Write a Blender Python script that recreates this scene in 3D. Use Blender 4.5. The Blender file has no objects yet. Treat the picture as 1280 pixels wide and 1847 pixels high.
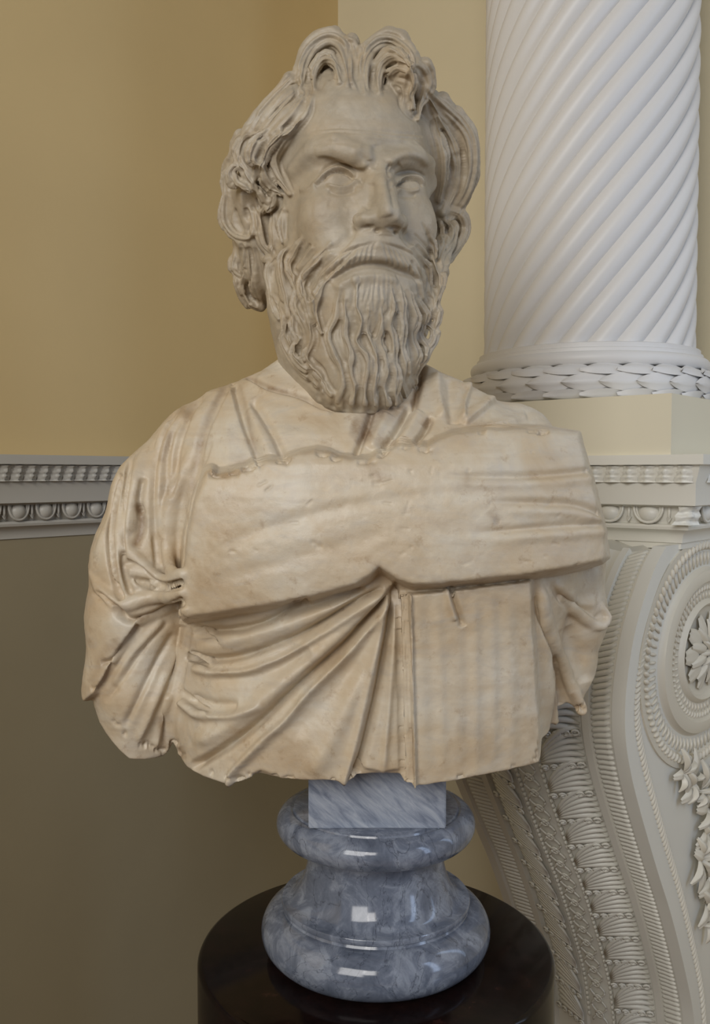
import bpy, bmesh, math, random, os
import numpy as np
from mathutils import Vector, Matrix

# ------------------------------------------------------------------ camera
F = 1650.0                      # focal length in photo pixels (1280 x 1847)
PITCH = math.atan(69.5 / F)     # camera tips slightly down
CP, SP = math.cos(PITCH), math.sin(PITCH)
ZE = 1.57                       # eye height
S = 1.1 / F                     # metres per sculpting unit (bust axis is 1650 units = 1.1 m away)
scene = bpy.context.scene
COL = scene.collection
cam = bpy.data.cameras.new('camera')
cam.sensor_fit = 'VERTICAL'; cam.sensor_height = 36.0; cam.sensor_width = 24.95
cam.lens = 36.0 * F / 1847.0
cam.clip_start = 0.05
camo = bpy.data.objects.new('camera', cam); COL.objects.link(camo)
camo.location = (0, 0, ZE); camo.rotation_euler = (math.pi / 2 - PITCH, 0, 0)
scene.camera = camo

# ------------------------------------------------------------------ world, lights, exposure
scene.view_settings.view_transform = 'Standard'
scene.view_settings.look = 'None'
scene.view_settings.gamma = 1.0
scene.view_settings.use_curve_mapping = False
scene.view_settings.exposure = -0.28
w = bpy.data.worlds.new('world'); scene.world = w; w.use_nodes = True
w.node_tree.nodes['Background'].inputs[0].default_value = (1.0, 0.98, 0.95, 1)
w.node_tree.nodes['Background'].inputs[1].default_value = 0.13

def area(name, loc, target, size, power, color):
    l = bpy.data.lights.new(name, 'AREA'); l.shape = 'RECTANGLE'
    l.size, l.size_y = size; l.energy = power; l.color = color
    o = bpy.data.objects.new(name, l); COL.objects.link(o)
    o.location = loc
    o.rotation_euler = (Vector(target) - Vector(loc)).to_track_quat('-Z', 'Y').to_euler()
    return o
# tall windows of the room: two behind the camera to the left, one far to the right
area('window_light_front', (-0.5, -3.2, 3.5), (0.1, 1.2, 1.4), (0.9, 1.5), 46, (1.0, 0.97, 0.93))
area('window_light_right', (1.75, -0.10, 1.95), (0.1, 1.15, 1.6), (0.25, 1.7), 9, (0.55, 0.71, 1.0))
area('window_light_beside_fireplace', (1.50, 1.12, 1.95), (0.0, 1.05, 1.7), (0.22, 1.7), 5, (0.50, 0.68, 1.0))
area('window_light_left', (-1.5, -2.3, 2.9), (0.3, 1.5, 1.35), (1.6, 2.0), 92, (1.0, 0.98, 0.95))

# ------------------------------------------------------------------ projection helpers
def ray(px, py):
    a = (px - 640.0) / F; b = (923.5 - py) / F
    return (a, CP + b * SP, -SP + b * CP)
def at_depth(px, py, Y):
    d = ray(px, py); t = Y / d[1]
    return Vector((d[0] * t, Y, d[2] * t + ZE))
def at_height(px, py, z):
    d = ray(px, py); t = (z - ZE) / d[2]
    return Vector((d[0] * t, d[1] * t, z))
def on_plane(px, py, p0, n):
    d = Vector(ray(px, py)); c = Vector((0, 0, ZE))
    t = (Vector(p0) - c).dot(n) / d.dot(n)
    return c + d * t

# ------------------------------------------------------------------ object helpers
def tag(o, label=None, cat=None, group=None, kind=None):
    if label: o['label'] = label
    if cat: o['category'] = cat
    if group: o['group'] = group
    if kind: o['kind'] = kind
    return o
def link(o, parent=None):
    COL.objects.link(o)
    if parent is not None:
        o.parent = parent
        o.matrix_parent_inverse = parent.matrix_world.inverted()
    return o
def empty(name, loc=(0, 0, 0)):
    o = bpy.data.objects.new(name, None); o.empty_display_size = 0.05
    o.matrix_world = Matrix.Translation(Vector(loc)); COL.objects.link(o)
    return o
def mesh_obj(name, verts, faces, mat, parent=None, smooth=False):
    me = bpy.data.meshes.new(name)
    me.from_pydata([tuple(v) for v in verts], [], [tuple(f) for f in faces])
    if mat: me.materials.append(mat)
    if smooth: me.polygons.foreach_set('use_smooth', [True] * len(me.polygons))
    me.update()
    o = bpy.data.objects.new(name, me)
    return link(o, parent)
def inst(name, me, mtx, parent=None):
    o = bpy.data.objects.new(name, me)
    COL.objects.link(o)
    if parent is not None:
        o.parent = parent; o.matrix_parent_inverse = parent.matrix_world.inverted()
    o.matrix_basis = mtx
    return o
def auto_smooth(me, angle=35):
    """smooth shading with sharp edges above the angle"""
    bm = bmesh.new(); bm.from_mesh(me)
    for f in bm.faces: f.smooth = True
    for e in bm.edges:
        if len(e.link_faces) == 2 and e.calc_face_angle(0) > math.radians(angle): e.smooth = False
    bm.to_mesh(me); bm.free()
def fix_normals(me):
    bm = bmesh.new(); bm.from_mesh(me); bmesh.ops.recalc_face_normals(bm, faces=bm.faces)
    bm.to_mesh(me); bm.free()
def lathe(name, prof, mat, center, parent=None, n=96, cap=True, angle=30):
    verts, faces = [], []
    m = len(prof)
    for i in range(n):
        a = 2 * math.pi * i / n
        for r, z in prof: verts.append((center[0] + r * math.cos(a), center[1] + r * math.sin(a), center[2] + z))
    for i in range(n):
        j = (i + 1) % n
        for k in range(m - 1): faces.append((i * m + k, j * m + k, j * m + k + 1, i * m + k + 1))
    if cap:
        faces.append(tuple(i * m for i in range(n))[::-1]); faces.append(tuple(i * m + m - 1 for i in range(n)))
    o = mesh_obj(name, verts, faces, mat, parent); fix_normals(o.data); auto_smooth(o.data, angle)
    return o
def extrude(name, prof, p0, p1, out, mat, parent=None, m0=0.0, m1=0.0, angle=30):
    """prof: list of (outward, z); runs from p0 to p1 (xy); m0/m1 mitre factor (length added per outward unit)"""
    p0, p1, out = Vector(p0), Vector(p1), Vector(out)
    d = (p1 - p0).normalized()
    verts = []
    for p, m, sgn in ((p0, m0, -1), (p1, m1, 1)):
        for o_, z in prof:
            q = p + out * o_ + d * (sgn * m * o_)
            verts.append((q.x, q.y, z))
    k = len(prof)
    faces = [(i, (i + 1) % k, k + (i + 1) % k, k + i) for i in range(k)]
    faces += [tuple(range(k))[::-1], tuple(range(k, 2 * k))]
    o = mesh_obj(name, verts, faces, mat, parent); fix_normals(o.data); auto_smooth(o.data, angle)
    return o

# ------------------------------------------------------------------ materials
def srgb(r, g, b):
    f = lambda c: (c / 255 / 12.92) if c / 255 <= 0.04045 else ((c / 255 + 0.055) / 1.055) ** 2.4
    return (f(r), f(g), f(b), 1)
class NT:
    def __init__(s, name):
        s.m = bpy.data.materials.new(name); s.m.use_nodes = True
        s.t = s.m.node_tree; s.b = s.t.nodes['Principled BSDF']
    def n(s, typ, **kw):
        nd = s.t.nodes.new('ShaderNode' + typ)
        for k, v in kw.items(): setattr(nd, k, v)
        return nd
    def l(s, a, b): s.t.links.new(a, b)
    def coord(s, scale=(1, 1, 1), rot=(0, 0, 0), loc=(0, 0, 0)):
        c = s.n('NewGeometry'); m = s.n('Mapping')
        m.inputs['Scale'].default_value = scale; m.inputs['Rotation'].default_value = rot; m.inputs['Location'].default_value = loc
        s.l(c.outputs['Position'], m.inputs[0]); return m.outputs[0]
    def streak(s, rot, scale):
        a = s.coord((1, 1, 1), rot); m = s.n('Mapping'); m.inputs['Scale'].default_value = scale
        s.l(a, m.inputs[0]); return m.outputs[0]
    def noise(s, co, scale, detail=4, rough=0.55, dist=0.0):
        n = s.n('TexNoise'); n.inputs['Scale'].default_value = scale; n.inputs['Detail'].default_value = detail
        n.inputs['Roughness'].default_value = rough; n.inputs['Distortion'].default_value = dist
        s.l(co, n.inputs['Vector']); return n.outputs['Fac']
    def ramp(s, fac, stops):
        r = s.n('ValToRGB'); e = r.color_ramp.elements
        e[0].position, e[0].color = stops[0]; e[1].position, e[1].color = stops[-1]
        for p, c in stops[1:-1]:
            x = e.new(p); x.color = c
        s.l(fac, r.inputs[0]); return r.outputs[0]
    def mix(s, fac, a, b, blend='MIX'):
        m = s.n('Mix', data_type='RGBA', blend_type=blend)
        for sock, v in ((m.inputs[0], fac), (m.inputs[6], a), (m.inputs[7], b)):
            if isinstance(v, (int, float)): sock.default_value = v
            elif isinstance(v, tuple): sock.default_value = v
            else: s.l(v, sock)
        return m.outputs[2]
    def bump(s, fac, strength, dist=0.002):
        b = s.n('Bump'); b.inputs['Strength'].default_value = strength; b.inputs['Distance'].default_value = dist
        s.l(fac, b.inputs['Height']); s.l(b.outputs[0], s.b.inputs['Normal']); return b
    def set(s, **kw):
        for k, v in kw.items():
            sk = s.b.inputs[k.replace('_', ' ')]
            if isinstance(v, (int, float, tuple)): sk.default_value = v
            else: s.l(v, sk)
        return s
g = lambda v: (v, v, v, 1)

def paint(name, c, var=0.06, rough=0.5, bump=0.08):
    k = NT(name); co = k.coord()
    n = k.noise(co, 3.0, 5)
    dark = tuple(x * (1 - var) for x in c[:3]) + (1,)
    k.set(Base_Color=k.ramp(n, [(0.3, dark), (0.7, c)]), Roughness=rough)
    k.bump(k.noise(co, 160, 3), bump, 0.001)
    return k.m
M_WALLA = paint('ochre_wall_paint', srgb(213, 187, 134), 0.05, 0.55, 0.10)
M_WALLB = paint('cream_wall_paint', srgb(212, 200, 168), 0.05, 0.55, 0.10)
M_DADO = paint('taupe_dado_paint', srgb(154, 142, 114), 0.08, 0.5, 0.10)
M_RAIL = paint('grey_white_trim_paint', srgb(186, 182, 172), 0.05, 0.42, 0.05)
M_WHITE = paint('white_chimneypiece_paint', srgb(228, 226, 216), 0.05, 0.40, 0.05)
M_COLUMN = paint('white_column_paint', srgb(221, 219, 216), 0.03, 0.45, 0.04)
M_PLINTH = paint('cream_plinth_paint', srgb(226, 219, 196), 0.04, 0.45, 0.04)
M_SIDE = paint('stone_white_scroll_paint', srgb(218, 211, 194), 0.05, 0.38, 0.05)
M_CEIL = paint('ceiling_paint', srgb(225, 218, 205), 0.03, 0.7, 0.03)

def wood_floor():
    k = NT('oak_floor'); co = k.coord((1, 12, 1))
    n = k.noise(co, 6, 6)
    k.set(Base_Color=k.ramp(n, [(0.3, srgb(92, 66, 42)), (0.7, srgb(138, 104, 70))]), Roughness=0.4)
    return k.m
M_FLOOR = wood_floor()

def bust_marble():
    k = NT('aged_cream_marble'); co = k.coord()
    big = k.noise(co, 9, 6, 0.6, 0.6)
    base = k.ramp(big, [(0.28, srgb(184, 162, 132)), (0.43, srgb(202, 185, 158)), (0.60, srgb(211, 201, 182)), (0.8, srgb(194, 188, 180))])
    gv = k.noise(k.coord((1, 1, 2.2), (0.3, 0.5, 0)), 16, 5, 0.6, 1.6)
    base = k.mix(k.ramp(gv, [(0.50, g(0)), (0.72, g(0.5))]), base, srgb(182, 174, 162))
    sk = k.noise(k.coord((1.0, 1.0, 7.0), (0, 0.16, 0)), 8, 5, 0.6, 0.3)
    base = k.mix(k.ramp(sk, [(0.42, g(0.0)), (0.68, g(0.34))]), base, srgb(188, 164, 132))
    sp = k.noise(co, 55, 6, 0.7)
    base = k.mix(k.ramp(sp, [(0.58, g(0)), (0.76, g(0.6))]), base, srgb(150, 118, 80))
    # grime kept in the carved hollows (its own layer, stored on the mesh)
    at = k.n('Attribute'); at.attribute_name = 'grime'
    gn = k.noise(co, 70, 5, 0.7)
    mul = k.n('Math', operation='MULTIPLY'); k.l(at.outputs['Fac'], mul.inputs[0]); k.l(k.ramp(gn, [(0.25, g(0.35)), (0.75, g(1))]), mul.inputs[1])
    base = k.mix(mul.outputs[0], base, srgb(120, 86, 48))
    at2 = k.n('Attribute'); at2.attribute_name = 'tone'
    tn = k.noise(co, 26, 6, 0.65, 0.4)
    tm = k.n('Math', operation='MULTIPLY'); k.l(at2.outputs['Fac'], tm.inputs[0]); k.l(k.ramp(tn, [(0.3, g(0.25)), (0.65, g(1.3))]), tm.inputs[1])
    base = k.mix(tm.outputs[0], base, srgb(168, 157, 138), 'MIX')
    base = k.mix(at2.outputs['Fac'], base, srgb(226, 224, 220), 'MULTIPLY')
    rr = k.n('Math', operation='MULTIPLY_ADD'); k.l(at2.outputs['Fac'], rr.inputs[0]); rr.inputs[1].default_value = 0.10
    k.l(k.ramp(k.noise(co, 30, 4), [(0.3, g(0.30)), (0.7, g(0.46))]), rr.inputs[2])
    k.set(Base_Color=base, Roughness=rr.outputs[0])
    k.b.inputs['Subsurface Weight'].default_value = 0.0
    bp = k.bump(k.noise(co, 220, 7, 0.75), 0.32, 0.0014)
    return k.m
M_BUST = bust_marble()

def socle_marble():
    k = NT('blue_grey_marble'); co = k.coord((1, 1, 1), (0.4, 0.7, 0.3))
    n1 = k.noise(co, 30, 8, 0.66, 0.7)
    base = k.ramp(n1, [(0.30, srgb(80, 87, 101)), (0.48, srgb(108, 115, 130)), (0.60, srgb(140, 147, 160)), (0.75, srgb(108, 115, 130))])
    st = k.noise(k.streak((0.3, -0.7, 0.2), (1.0, 1.0, 4.5)), 22, 6, 0.62, 0.6)
    base = k.mix(k.ramp(st, [(0.45, g(0)), (0.7, g(0.55))]), base, srgb(96, 102, 116))
    v = k.n('TexNoise'); v.inputs['Scale'].default_value = 13; v.inputs['Detail'].default_value = 7; v.inputs['Distortion'].default_value = 1.8
    k.l(k.coord((1.3, 1, 0.7), (0.2, 0.1, 0.9), (3, 1, 2)), v.inputs['Vector'])
    vein = k.ramp(v.outputs['Fac'], [(0.491, g(0)), (0.5, g(0.6)), (0.509, g(0))])
    base = k.mix(vein, base, srgb(48, 52, 62))
    k.set(Base_Color=base, Roughness=0.11)
    k.bump(k.noise(co, 120, 3), 0.03, 0.001)
    return k.m
M_SOCLE = socle_marble()
def block_marble():
    k = NT('pale_streaked_marble')
    st = k.noise(k.streak((0.0, -0.75, 0.0), (1.0, 1.0, 5.0)), 26, 7, 0.65, 0.5)
    base = k.ramp(st, [(0.32, srgb(112, 121, 138)), (0.5, srgb(146, 154, 168)), (0.68, srgb(172, 178, 188))])
    k.set(Base_Color=base, Roughness=0.2)
    return k.m
M_BLOCK = block_marble()
def dark_stone():
    k = NT('polished_dark_stone'); co = k.coord()
    n = k.noise(co, 40, 6, 0.7)
    base = k.ramp(n, [(0.4, srgb(16, 9, 8)), (0.62, srgb(26, 15, 13)), (0.74, srgb(52, 30, 25))])
    k.set(Base_Color=base, Roughness=0.12)
    k.b.inputs['Specular IOR Level'].default_value = 0.2
    k.bump(k.noise(co, 25, 3), 0.02, 0.001)
    return k.m
M_PED = dark_stone()
M_GAP = paint('dark_joint', srgb(40, 34, 28), 0.05, 0.8, 0.0)
# ================================================================== the room
A = Vector((0.643, 0.766, 0)).normalized()      # along the ochre wall, going away
B = Vector((0.766, -0.643, 0)).normalized()     # along the cream wall, coming nearer
NA = Vector((A.y, -A.x, 0))                     # ochre wall faces right
NB = Vector((B.y, -B.x, 0))                     # cream wall faces the viewer, left
K = Vector((-0.0445, 2.45, 0))                  # the corner
H = 3.6
def wall_slab(name, p, q, z0, z1, back, mat, th=0.12):
    v = []
    for z in (z0, z1):
        for c in (p, q, q + back * th, p + back * th): v.append((c.x, c.y, z))
    f = [(0, 1, 2, 3), (4, 5, 6, 7), (0, 1, 5, 4), (1, 2, 6, 5), (2, 3, 7, 6), (3, 0, 4, 7)]
    o = mesh_obj(name, v, f, mat); fix_normals(o.data); return o
zrt = ZE + 0.0305 * 1.135; zrb = ZE - 0.109 * 1.135
PA = K - A * 5.2; PB = K + B * 5.2
tag(wall_slab('wall_left', PA, K, zrb + 0.05, H, -NA, M_WALLA), kind='structure')
tag(wall_slab('wall_left_dado', PA, K, 0, zrb + 0.05, -NA, M_DADO), kind='structure')
tag(wall_slab('wall_back', K, PB, 0, H, -NB, M_WALLB), kind='structure')
fl = mesh_obj('floor', [(-6, -5, 0), (6, -5, 0), (6, 4, 0), (-6, 4, 0), (-6, -5, -.1), (6, -5, -.1), (6, 4, -.1), (-6, 4, -.1)],
              [(0, 1, 2, 3), (4, 7, 6, 5), (0, 4, 5, 1), (1, 5, 6, 2), (2, 6, 7, 3), (3, 7, 4, 0)], M_FLOOR); tag(fl, kind='structure')

# ---- enriched mouldings: profile (outward, height); heights are fractions of the total
def egg_mesh(wd, ht, dp, mat):
    v, f = [], []
    nu, nv = 14, 9
    for j in range(nv):
        th = math.pi * j / (nv - 1)
        for i in range(nu):
            ph = 2 * math.pi * i / nu
            v.append((wd / 2 * math.sin(th) * math.cos(ph), dp * math.sin(th) * math.sin(ph), ht / 2 * math.cos(th) * (1 if math.cos(th) < 0 else 0.9)))
    for j in range(nv - 1):
        for i in range(nu): f.append((j * nu + i, j * nu + (i + 1) % nu, (j + 1) * nu + (i + 1) % nu, (j + 1) * nu + i))
    me = bpy.data.meshes.new('egg'); me.from_pydata(v, [], f); me.materials.append(mat)
    me.polygons.foreach_set('use_smooth', [True] * len(f)); fix_normals(me); return me
def tube_mesh(name, pts, rad, mat, seg=7, flat=1.0):
    """tapered tube through local points (x along, y out, z up)"""
    v, f = [], []
    n = len(pts)
    for i in range(n):
        p = Vector(pts[i]); t = (Vector(pts[min(i + 1, n - 1)]) - Vector(pts[max(i - 1, 0)])).normalized()
        s1 = t.cross(Vector((0, 1, 0)))
        if s1.length < 1e-4: s1 = Vector((1, 0, 0))
        s1.normalize(); s2 = s1.cross(t).normalized()
        r = rad[i] if isinstance(rad, (list, tuple)) else rad
        for k in range(seg):
            a = 2 * math.pi * k / seg
            v.append(p + s1 * (r * math.cos(a)) + s2 * (r * flat * math.sin(a)))
    for i in range(n - 1):
        for k in range(seg): f.append((i * seg + k, i * seg + (k + 1) % seg, (i + 1) * seg + (k + 1) % seg, (i + 1) * seg + k))
    f.append(tuple(range(seg))); f.append(tuple(range((n - 1) * seg, n * seg)))
    me = bpy.data.meshes.new(name); me.from_pydata([tuple(q) for q in v], [], f); me.materials.append(mat)
    me.polygons.foreach_set('use_smooth', [True] * len(f)); fix_normals(me); return me
def join_meshes(name, mes, mat):
    bm = bmesh.new()
    for m in mes: bm.from_mesh(m)
    me = bpy.data.meshes.new(name); bm.to_mesh(me); bm.free()
    me.materials.clear(); me.materials.append(mat)
    me.polygons.foreach_set('use_smooth', [True] * len(me.polygons))
    return me
def leaf_mesh(wd, ht, dp, mat, lobes=3, rise=0.0):
    """small upright acanthus leaf: convex body with lobes and a rib; x along, y out, z up (0..ht)"""
    v, f = [], []
    nu, nv = 9, 9
    for j in range(nv):
        t = j / (nv - 1)
        for i in range(nu):
            s = i / (nu - 1) * 2 - 1
            wv = wd / 2 * (1.0 - 0.18 * t + 0.10 * math.cos(t * lobes * 2 * math.pi))
            x = s * wv + 0.16 * wd * (t - 0.5)
            bulge = math.cos(s * math.pi / 2) ** 0.6 * (0.55 + 0.45 * math.cos(t * lobes * 2 * math.pi + abs(s) * 2.5)) + 0.5 * math.exp(-(s / 0.16) ** 2)
            y = dp * bulge * 0.8 + rise * t ** 1.3
            v.append((x, y, t * ht))
    for j in range(nv - 1):
        for i in range(nu - 1): f.append((j * nu + i, j * nu + i + 1, (j + 1) * nu + i + 1, (j + 1) * nu + i))
    me = bpy.data.meshes.new('leaf'); me.from_pydata(v, [], f); me.materials.append(mat)
    me.polygons.foreach_set('use_smooth', [True] * len(f)); return me

def entablature(root, name, p0, p1, out, ztop, h, mat, mats, m0=0, m1=0, phase=0.0, span=None, proj=1.0, lx=0.0):
    """dado rail / mantel cornice: fillet, leaf ogee, fascia, egg and dart, bead, cavetto. span: (s0,s1) along p0->p1 where pieces are built"""
    Z = lambda fr: ztop - fr * h
    u = h * proj
    o_t, o_l, o_f, o_e, o_b, o_c = 0.36 * u, 0.30 * u, 0.24 * u, 0.12 * u, 0.12 * u, 0.02 * u
    prof = [(-0.01, Z(0)), (o_t, Z(0)), (o_t, Z(0.11)), (o_l, Z(0.12)), (o_l - 0.01 * u, Z(0.18)), (o_f, Z(0.31)), (o_f, Z(0.565)),
            (o_f - 0.045 * u, Z(0.57)), (o_e, Z(0.60)), (o_e - 0.02 * u, Z(0.70)), (o_e - 0.045 * u, Z(0.78)), (o_b, Z(0.79)), (o_b + 0.008 * u, Z(0.815)), (o_b, Z(0.845)), (o_b - 0.012 * u, Z(0.85))]
    for t in range(1, 7):
        a = t / 6 * math.pi / 2
        prof.append((o_b - 0.012 * u - (o_b - 0.012 * u - o_c) * math.sin(a), Z(0.86 + 0.12 * (1 - math.cos(a)))))
    prof += [(o_c, Z(1.0)), (-0.01, Z(1.0))]
    extrude(name, prof, p0, p1, out, mat, root, m0, m1, 25)
    p0, p1 = Vector(p0), Vector(p1); L = (p1 - p0).length; d = (p1 - p0) / L
    Rm = Matrix((( d.x, out.x, 0, 0), (d.y, out.y, 0, 0), (0, 0, 1, 0), (0, 0, 0, 1)))
    s0, s1 = span or (0, L)
    egg, dart, hoop, leaf, pl, pe = mats
    s = s0 + phase * pe
    while s < s1:
        q = p0 + d * s
        inst('egg', egg, Matrix.Translation((q.x + out.x * (o_e - 0.01 * u), q.y + out.y * (o_e - 0.01 * u), Z(0.665))) @ Rm, root)
        inst('egg_frame', hoop, Matrix.Translation((q.x + out.x * (o_e + 0.01 * u), q.y + out.y * (o_e + 0.01 * u), Z(0.665))) @ Rm, root)
        q2 = q + d * pe / 2
        inst('dart', dart, Matrix.Translation((q2.x + out.x * (o_e + 0.0 * u), q2.y + out.y * (o_e + 0.0 * u), Z(0.665))) @ Rm, root)
        s += pe
    s = s0 + phase * pl
    while s < min(s1 + lx, L + 0.03):
        q = p0 + d * s + out * (o_f + 0.014 * u)
        inst('leaf', leaf, Matrix.Translation((q.x, q.y, Z(0.31))) @ Rm, root)
        s += pl
def ent_mats(h, pe, pl, mat):
    egg = egg_mesh(pe * 0.56, h * 0.215, h * 0.085, mat)
    r = h * 0.013
    arc = []
    for t in range(13):
        a = math.pi * (t / 12)
        arc.append((pe * 0.36 * math.cos(a), 0.015 * h, h * 0.09 - h * 0.195 * math.sin(a) ** 0.8))
    arc2 = [(x * 0.83, y - 0.004 * h, h * 0.09 + (z - h * 0.09) * 0.93) for x, y, z in arc]
    hoop = join_meshes('egg_frame', [tube_mesh('t', arc, r * 1.3, mat, 6), tube_mesh('t', arc2, r, mat, 6)], mat)
    dart = join_meshes('dart', [tube_mesh('t', [(0, 0, h * 0.09), (0, 0.01 * h, -h * 0.02), (0, 0, -h * 0.10)], [r * 1.7, r * 1.3, r * 0.5], mat, 6),
                                tube_mesh('t', [(-r * 2, 0.0, -h * 0.04), (0, 0.01 * h, -h * 0.095), (r * 2, 0.0, -h * 0.04)], [r * .5, r, r * .5], mat, 5)], mat)
    leaf = leaf_mesh(pl * 1.0, h * 0.185, h * 0.062, mat, 3, h * 0.05)
    return egg, dart, hoop, leaf, pl, pe

# dado rail on the ochre wall
rail = empty('trim_1', (K.x, K.y, zrb)); tag(rail, kind='structure')
hr = zrt - zrb
ra = K - A * 3.0
rm = ent_mats(hr, 0.0565, 0.0272, M_RAIL)
LR = 3.0
entablature(rail, 'rail_moulding', ra, K, NA, zrt, hr, M_RAIL, rm, 0, 0, 0.35, (LR - 1.75, LR - 0.55))
# dado rail on the cream wall, up to the chimneypiece
rail2 = empty('trim_2', (K.x + .3, K.y - .2, zrb)); tag(rail2, kind='structure')
entablature(rail2, 'rail_moulding', K, K + B * 1.0, NB, zrt, hr, M_RAIL, rm, 0, 0, 0.2, (0.0, 0.0))

# ================================================================== chimneypiece: cornice, console, plinth and twisted column
chim = empty('chimneypiece', (0.52, 1.8, 0))
tag(chim, 'white carved chimneypiece end with scroll console and enriched cornice', 'chimneypiece')
ZT = ZE + 0.029
CC = at_depth(1062, 300, 1.75); CC.z = 0         # column axis
PC = at_depth(1210, 780, 1.412); PC.z = 0        # near corner of the plinth
hc = 0.139
Mtop = at_depth(1268, 823, 1.372); Mtop.z = 0    # near corner of the cornice
uo = hc * 0.36
Mc = Mtop - NB * uo - B * uo                     # corner of the frieze body below
back = (Mc - K).dot(NB)
cm = ent_mats(hc, 0.0660, 0.0290, M_WHITE)
WF = 0.60
o_e0 = 0.12 * hc
s_egg = (on_plane(1170, 930, Mc + NB * o_e0, NB) - (Mc - B * WF)).dot(B)
entablature(chim, 'cornice', Mc - B * WF, Mc, NB, ZT, hc, M_WHITE, cm, 0, 1.0, 0.0, (s_egg - 3 * 0.066, s_egg + 0.01), 1.0, 0.2)
cl = leaf_mesh(0.042, hc * 0.21, hc * 0.10, M_WHITE, 2, hc * 0.01)
dg = (NB + B).normalized(); tg = (B - NB).normalized()
pcl = Mc + dg * (0.12 * hc * 1.30) + Vector((0, 0, ZT - 0.785 * hc))
inst('corner_leaf', cl, Matrix(((tg.x, dg.x, 0, pcl.x), (tg.y, dg.y, 0, pcl.y), (0, 0, 1, pcl.z), (0, 0, 0, 1))), chim)
entablature(chim, 'cornice_return', Mc, Mc - NB * (back + 0.0), B, ZT, hc, M_WHITE, cm, 1.0, 0, 0.9, (0.0, 0.25))
v = []
def block(name, corners, z0, z1, mat, parent, bev=0.0):
    vs = [(c.x, c.y, z) for z in (z0, z1) for c in corners]
    o = mesh_obj(name, vs, [(0, 1, 2, 3), (4, 5, 6, 7), (0, 1, 5, 4), (1, 2, 6, 5), (2, 3, 7, 6), (3, 0, 4, 7)], mat, parent)
    fix_normals(o.data); return o
block('frieze', [Mc - B * WF, Mc, Mc - NB * back, Mc - B * WF - NB * back], ZT - hc - 0.01, ZT - 0.002, M_WHITE, chim)
q = 0.44
col = empty('twisted_column', (CC.x, CC.y, ZT)); tag(col, 'white spiral fluted column on a cream plinth with laurel ring', 'column', kind='thing')
zp1 = ZE + 0.1235
block('plinth', [PC, PC - B * q, PC - B * q - NB * q, PC - NB * q], ZT, zp1, M_PLINTH, col)
# column base rings
zl0, zl1 = zp1, zp1 + 0.058
prof = [(0.20, zl0)]
RT = 0.208
for t in range(13):
    a = -math.pi / 2 + math.pi * t / 12
    prof.append((RT + 0.022 * math.cos(a), (zl0 + zl1) / 2 + 0.029 * math.sin(a)))
prof += [(0.19, zl1)]
lathe('laurel_torus', prof, M_COLUMN, (CC.x, CC.y, 0), col, 96, True)
z2 = zl1
prof = [(0.19, z2), (0.214, z2)]
for t in range(9):
    a = -math.pi / 2 + math.pi * t / 8
    prof.append((0.208 + 0.012 * math.cos(a), z2 + 0.0125 + 0.0125 * math.sin(a)))
prof += [(0.2075, z2 + 0.0265), (0.2075, z2 + 0.031), (0.203, z2 + 0.0325), (0.203, z2 + 0.040), (0.198, z2 + 0.0415), (0.17, z2 + 0.0415)]
lathe('base_ring', prof, M_COLUMN, (CC.x, CC.y, 0), col, 96, True)
# laurel leaves around the torus, three staggered rows
def laurel(mat):
    v, f = [], []
    nu, nv = 7, 7
    Lf, Wf = 0.078, 0.031
    for j in range(nv):
        t = j / (nv - 1)
        wv = Wf / 2 * (math.sin(math.pi * min(1, t * 0.86 + 0.13)) ** 0.75)
        for i in range(nu):
            s = i / (nu - 1) * 2 - 1
            v.append(((t - 0.5) * Lf, 0.0050 * (1 - abs(s) ** 1.5) * (0.3 + 0.7 * t) + 0.0022 * math.exp(-(s / .15) ** 2) + 0.0045 * t - 0.0105 * ((t - 0.5) * 2) ** 2 * 0.33, s * wv))
    for j in range(nv - 1):
        for i in range(nu - 1): f.append((j * nu + i, j * nu + i + 1, (j + 1) * nu + i + 1, (j + 1) * nu + i))
    me = bpy.data.meshes.new('laurel_leaf'); me.from_pydata(v, [], f); me.materials.append(mat)
    me.polygons.foreach_set('use_smooth', [True] * len(f)); return me
lm = laurel(M_COLUMN)
NL = 24
for row, (el, ph) in enumerate(((-0.8, 0.5), (0.0, 0.0), (0.8, 0.5))):
    for i in range(NL):
        th = 2 * math.pi * (i + ph) / NL
        if math.sin(th) > 0.45: continue
        er = Vector((math.cos(th), math.sin(th), 0)); et = Vector((math.sin(th), -math.cos(th), 0))
        out = er * math.cos(el) + Vector((0, 0, 1)) * math.sin(el)
        upv = out.cross(et) * -1
        p = Vector((CC.x, CC.y, (zl0 + zl1) / 2)) + er * RT + (er * 0.022 * math.cos(el) + Vector((0, 0, 0.029 * math.sin(el))))
        m = Matrix(((et.x, out.x, upv.x, p.x), (et.y, out.y, upv.y, p.y), (et.z, out.z, upv.z, p.z), (0, 0, 0, 1)))
        inst('laurel_leaf', lm, m @ Matrix.Rotation(0.10 * (row - 1), 4, 'Y'), col)
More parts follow.
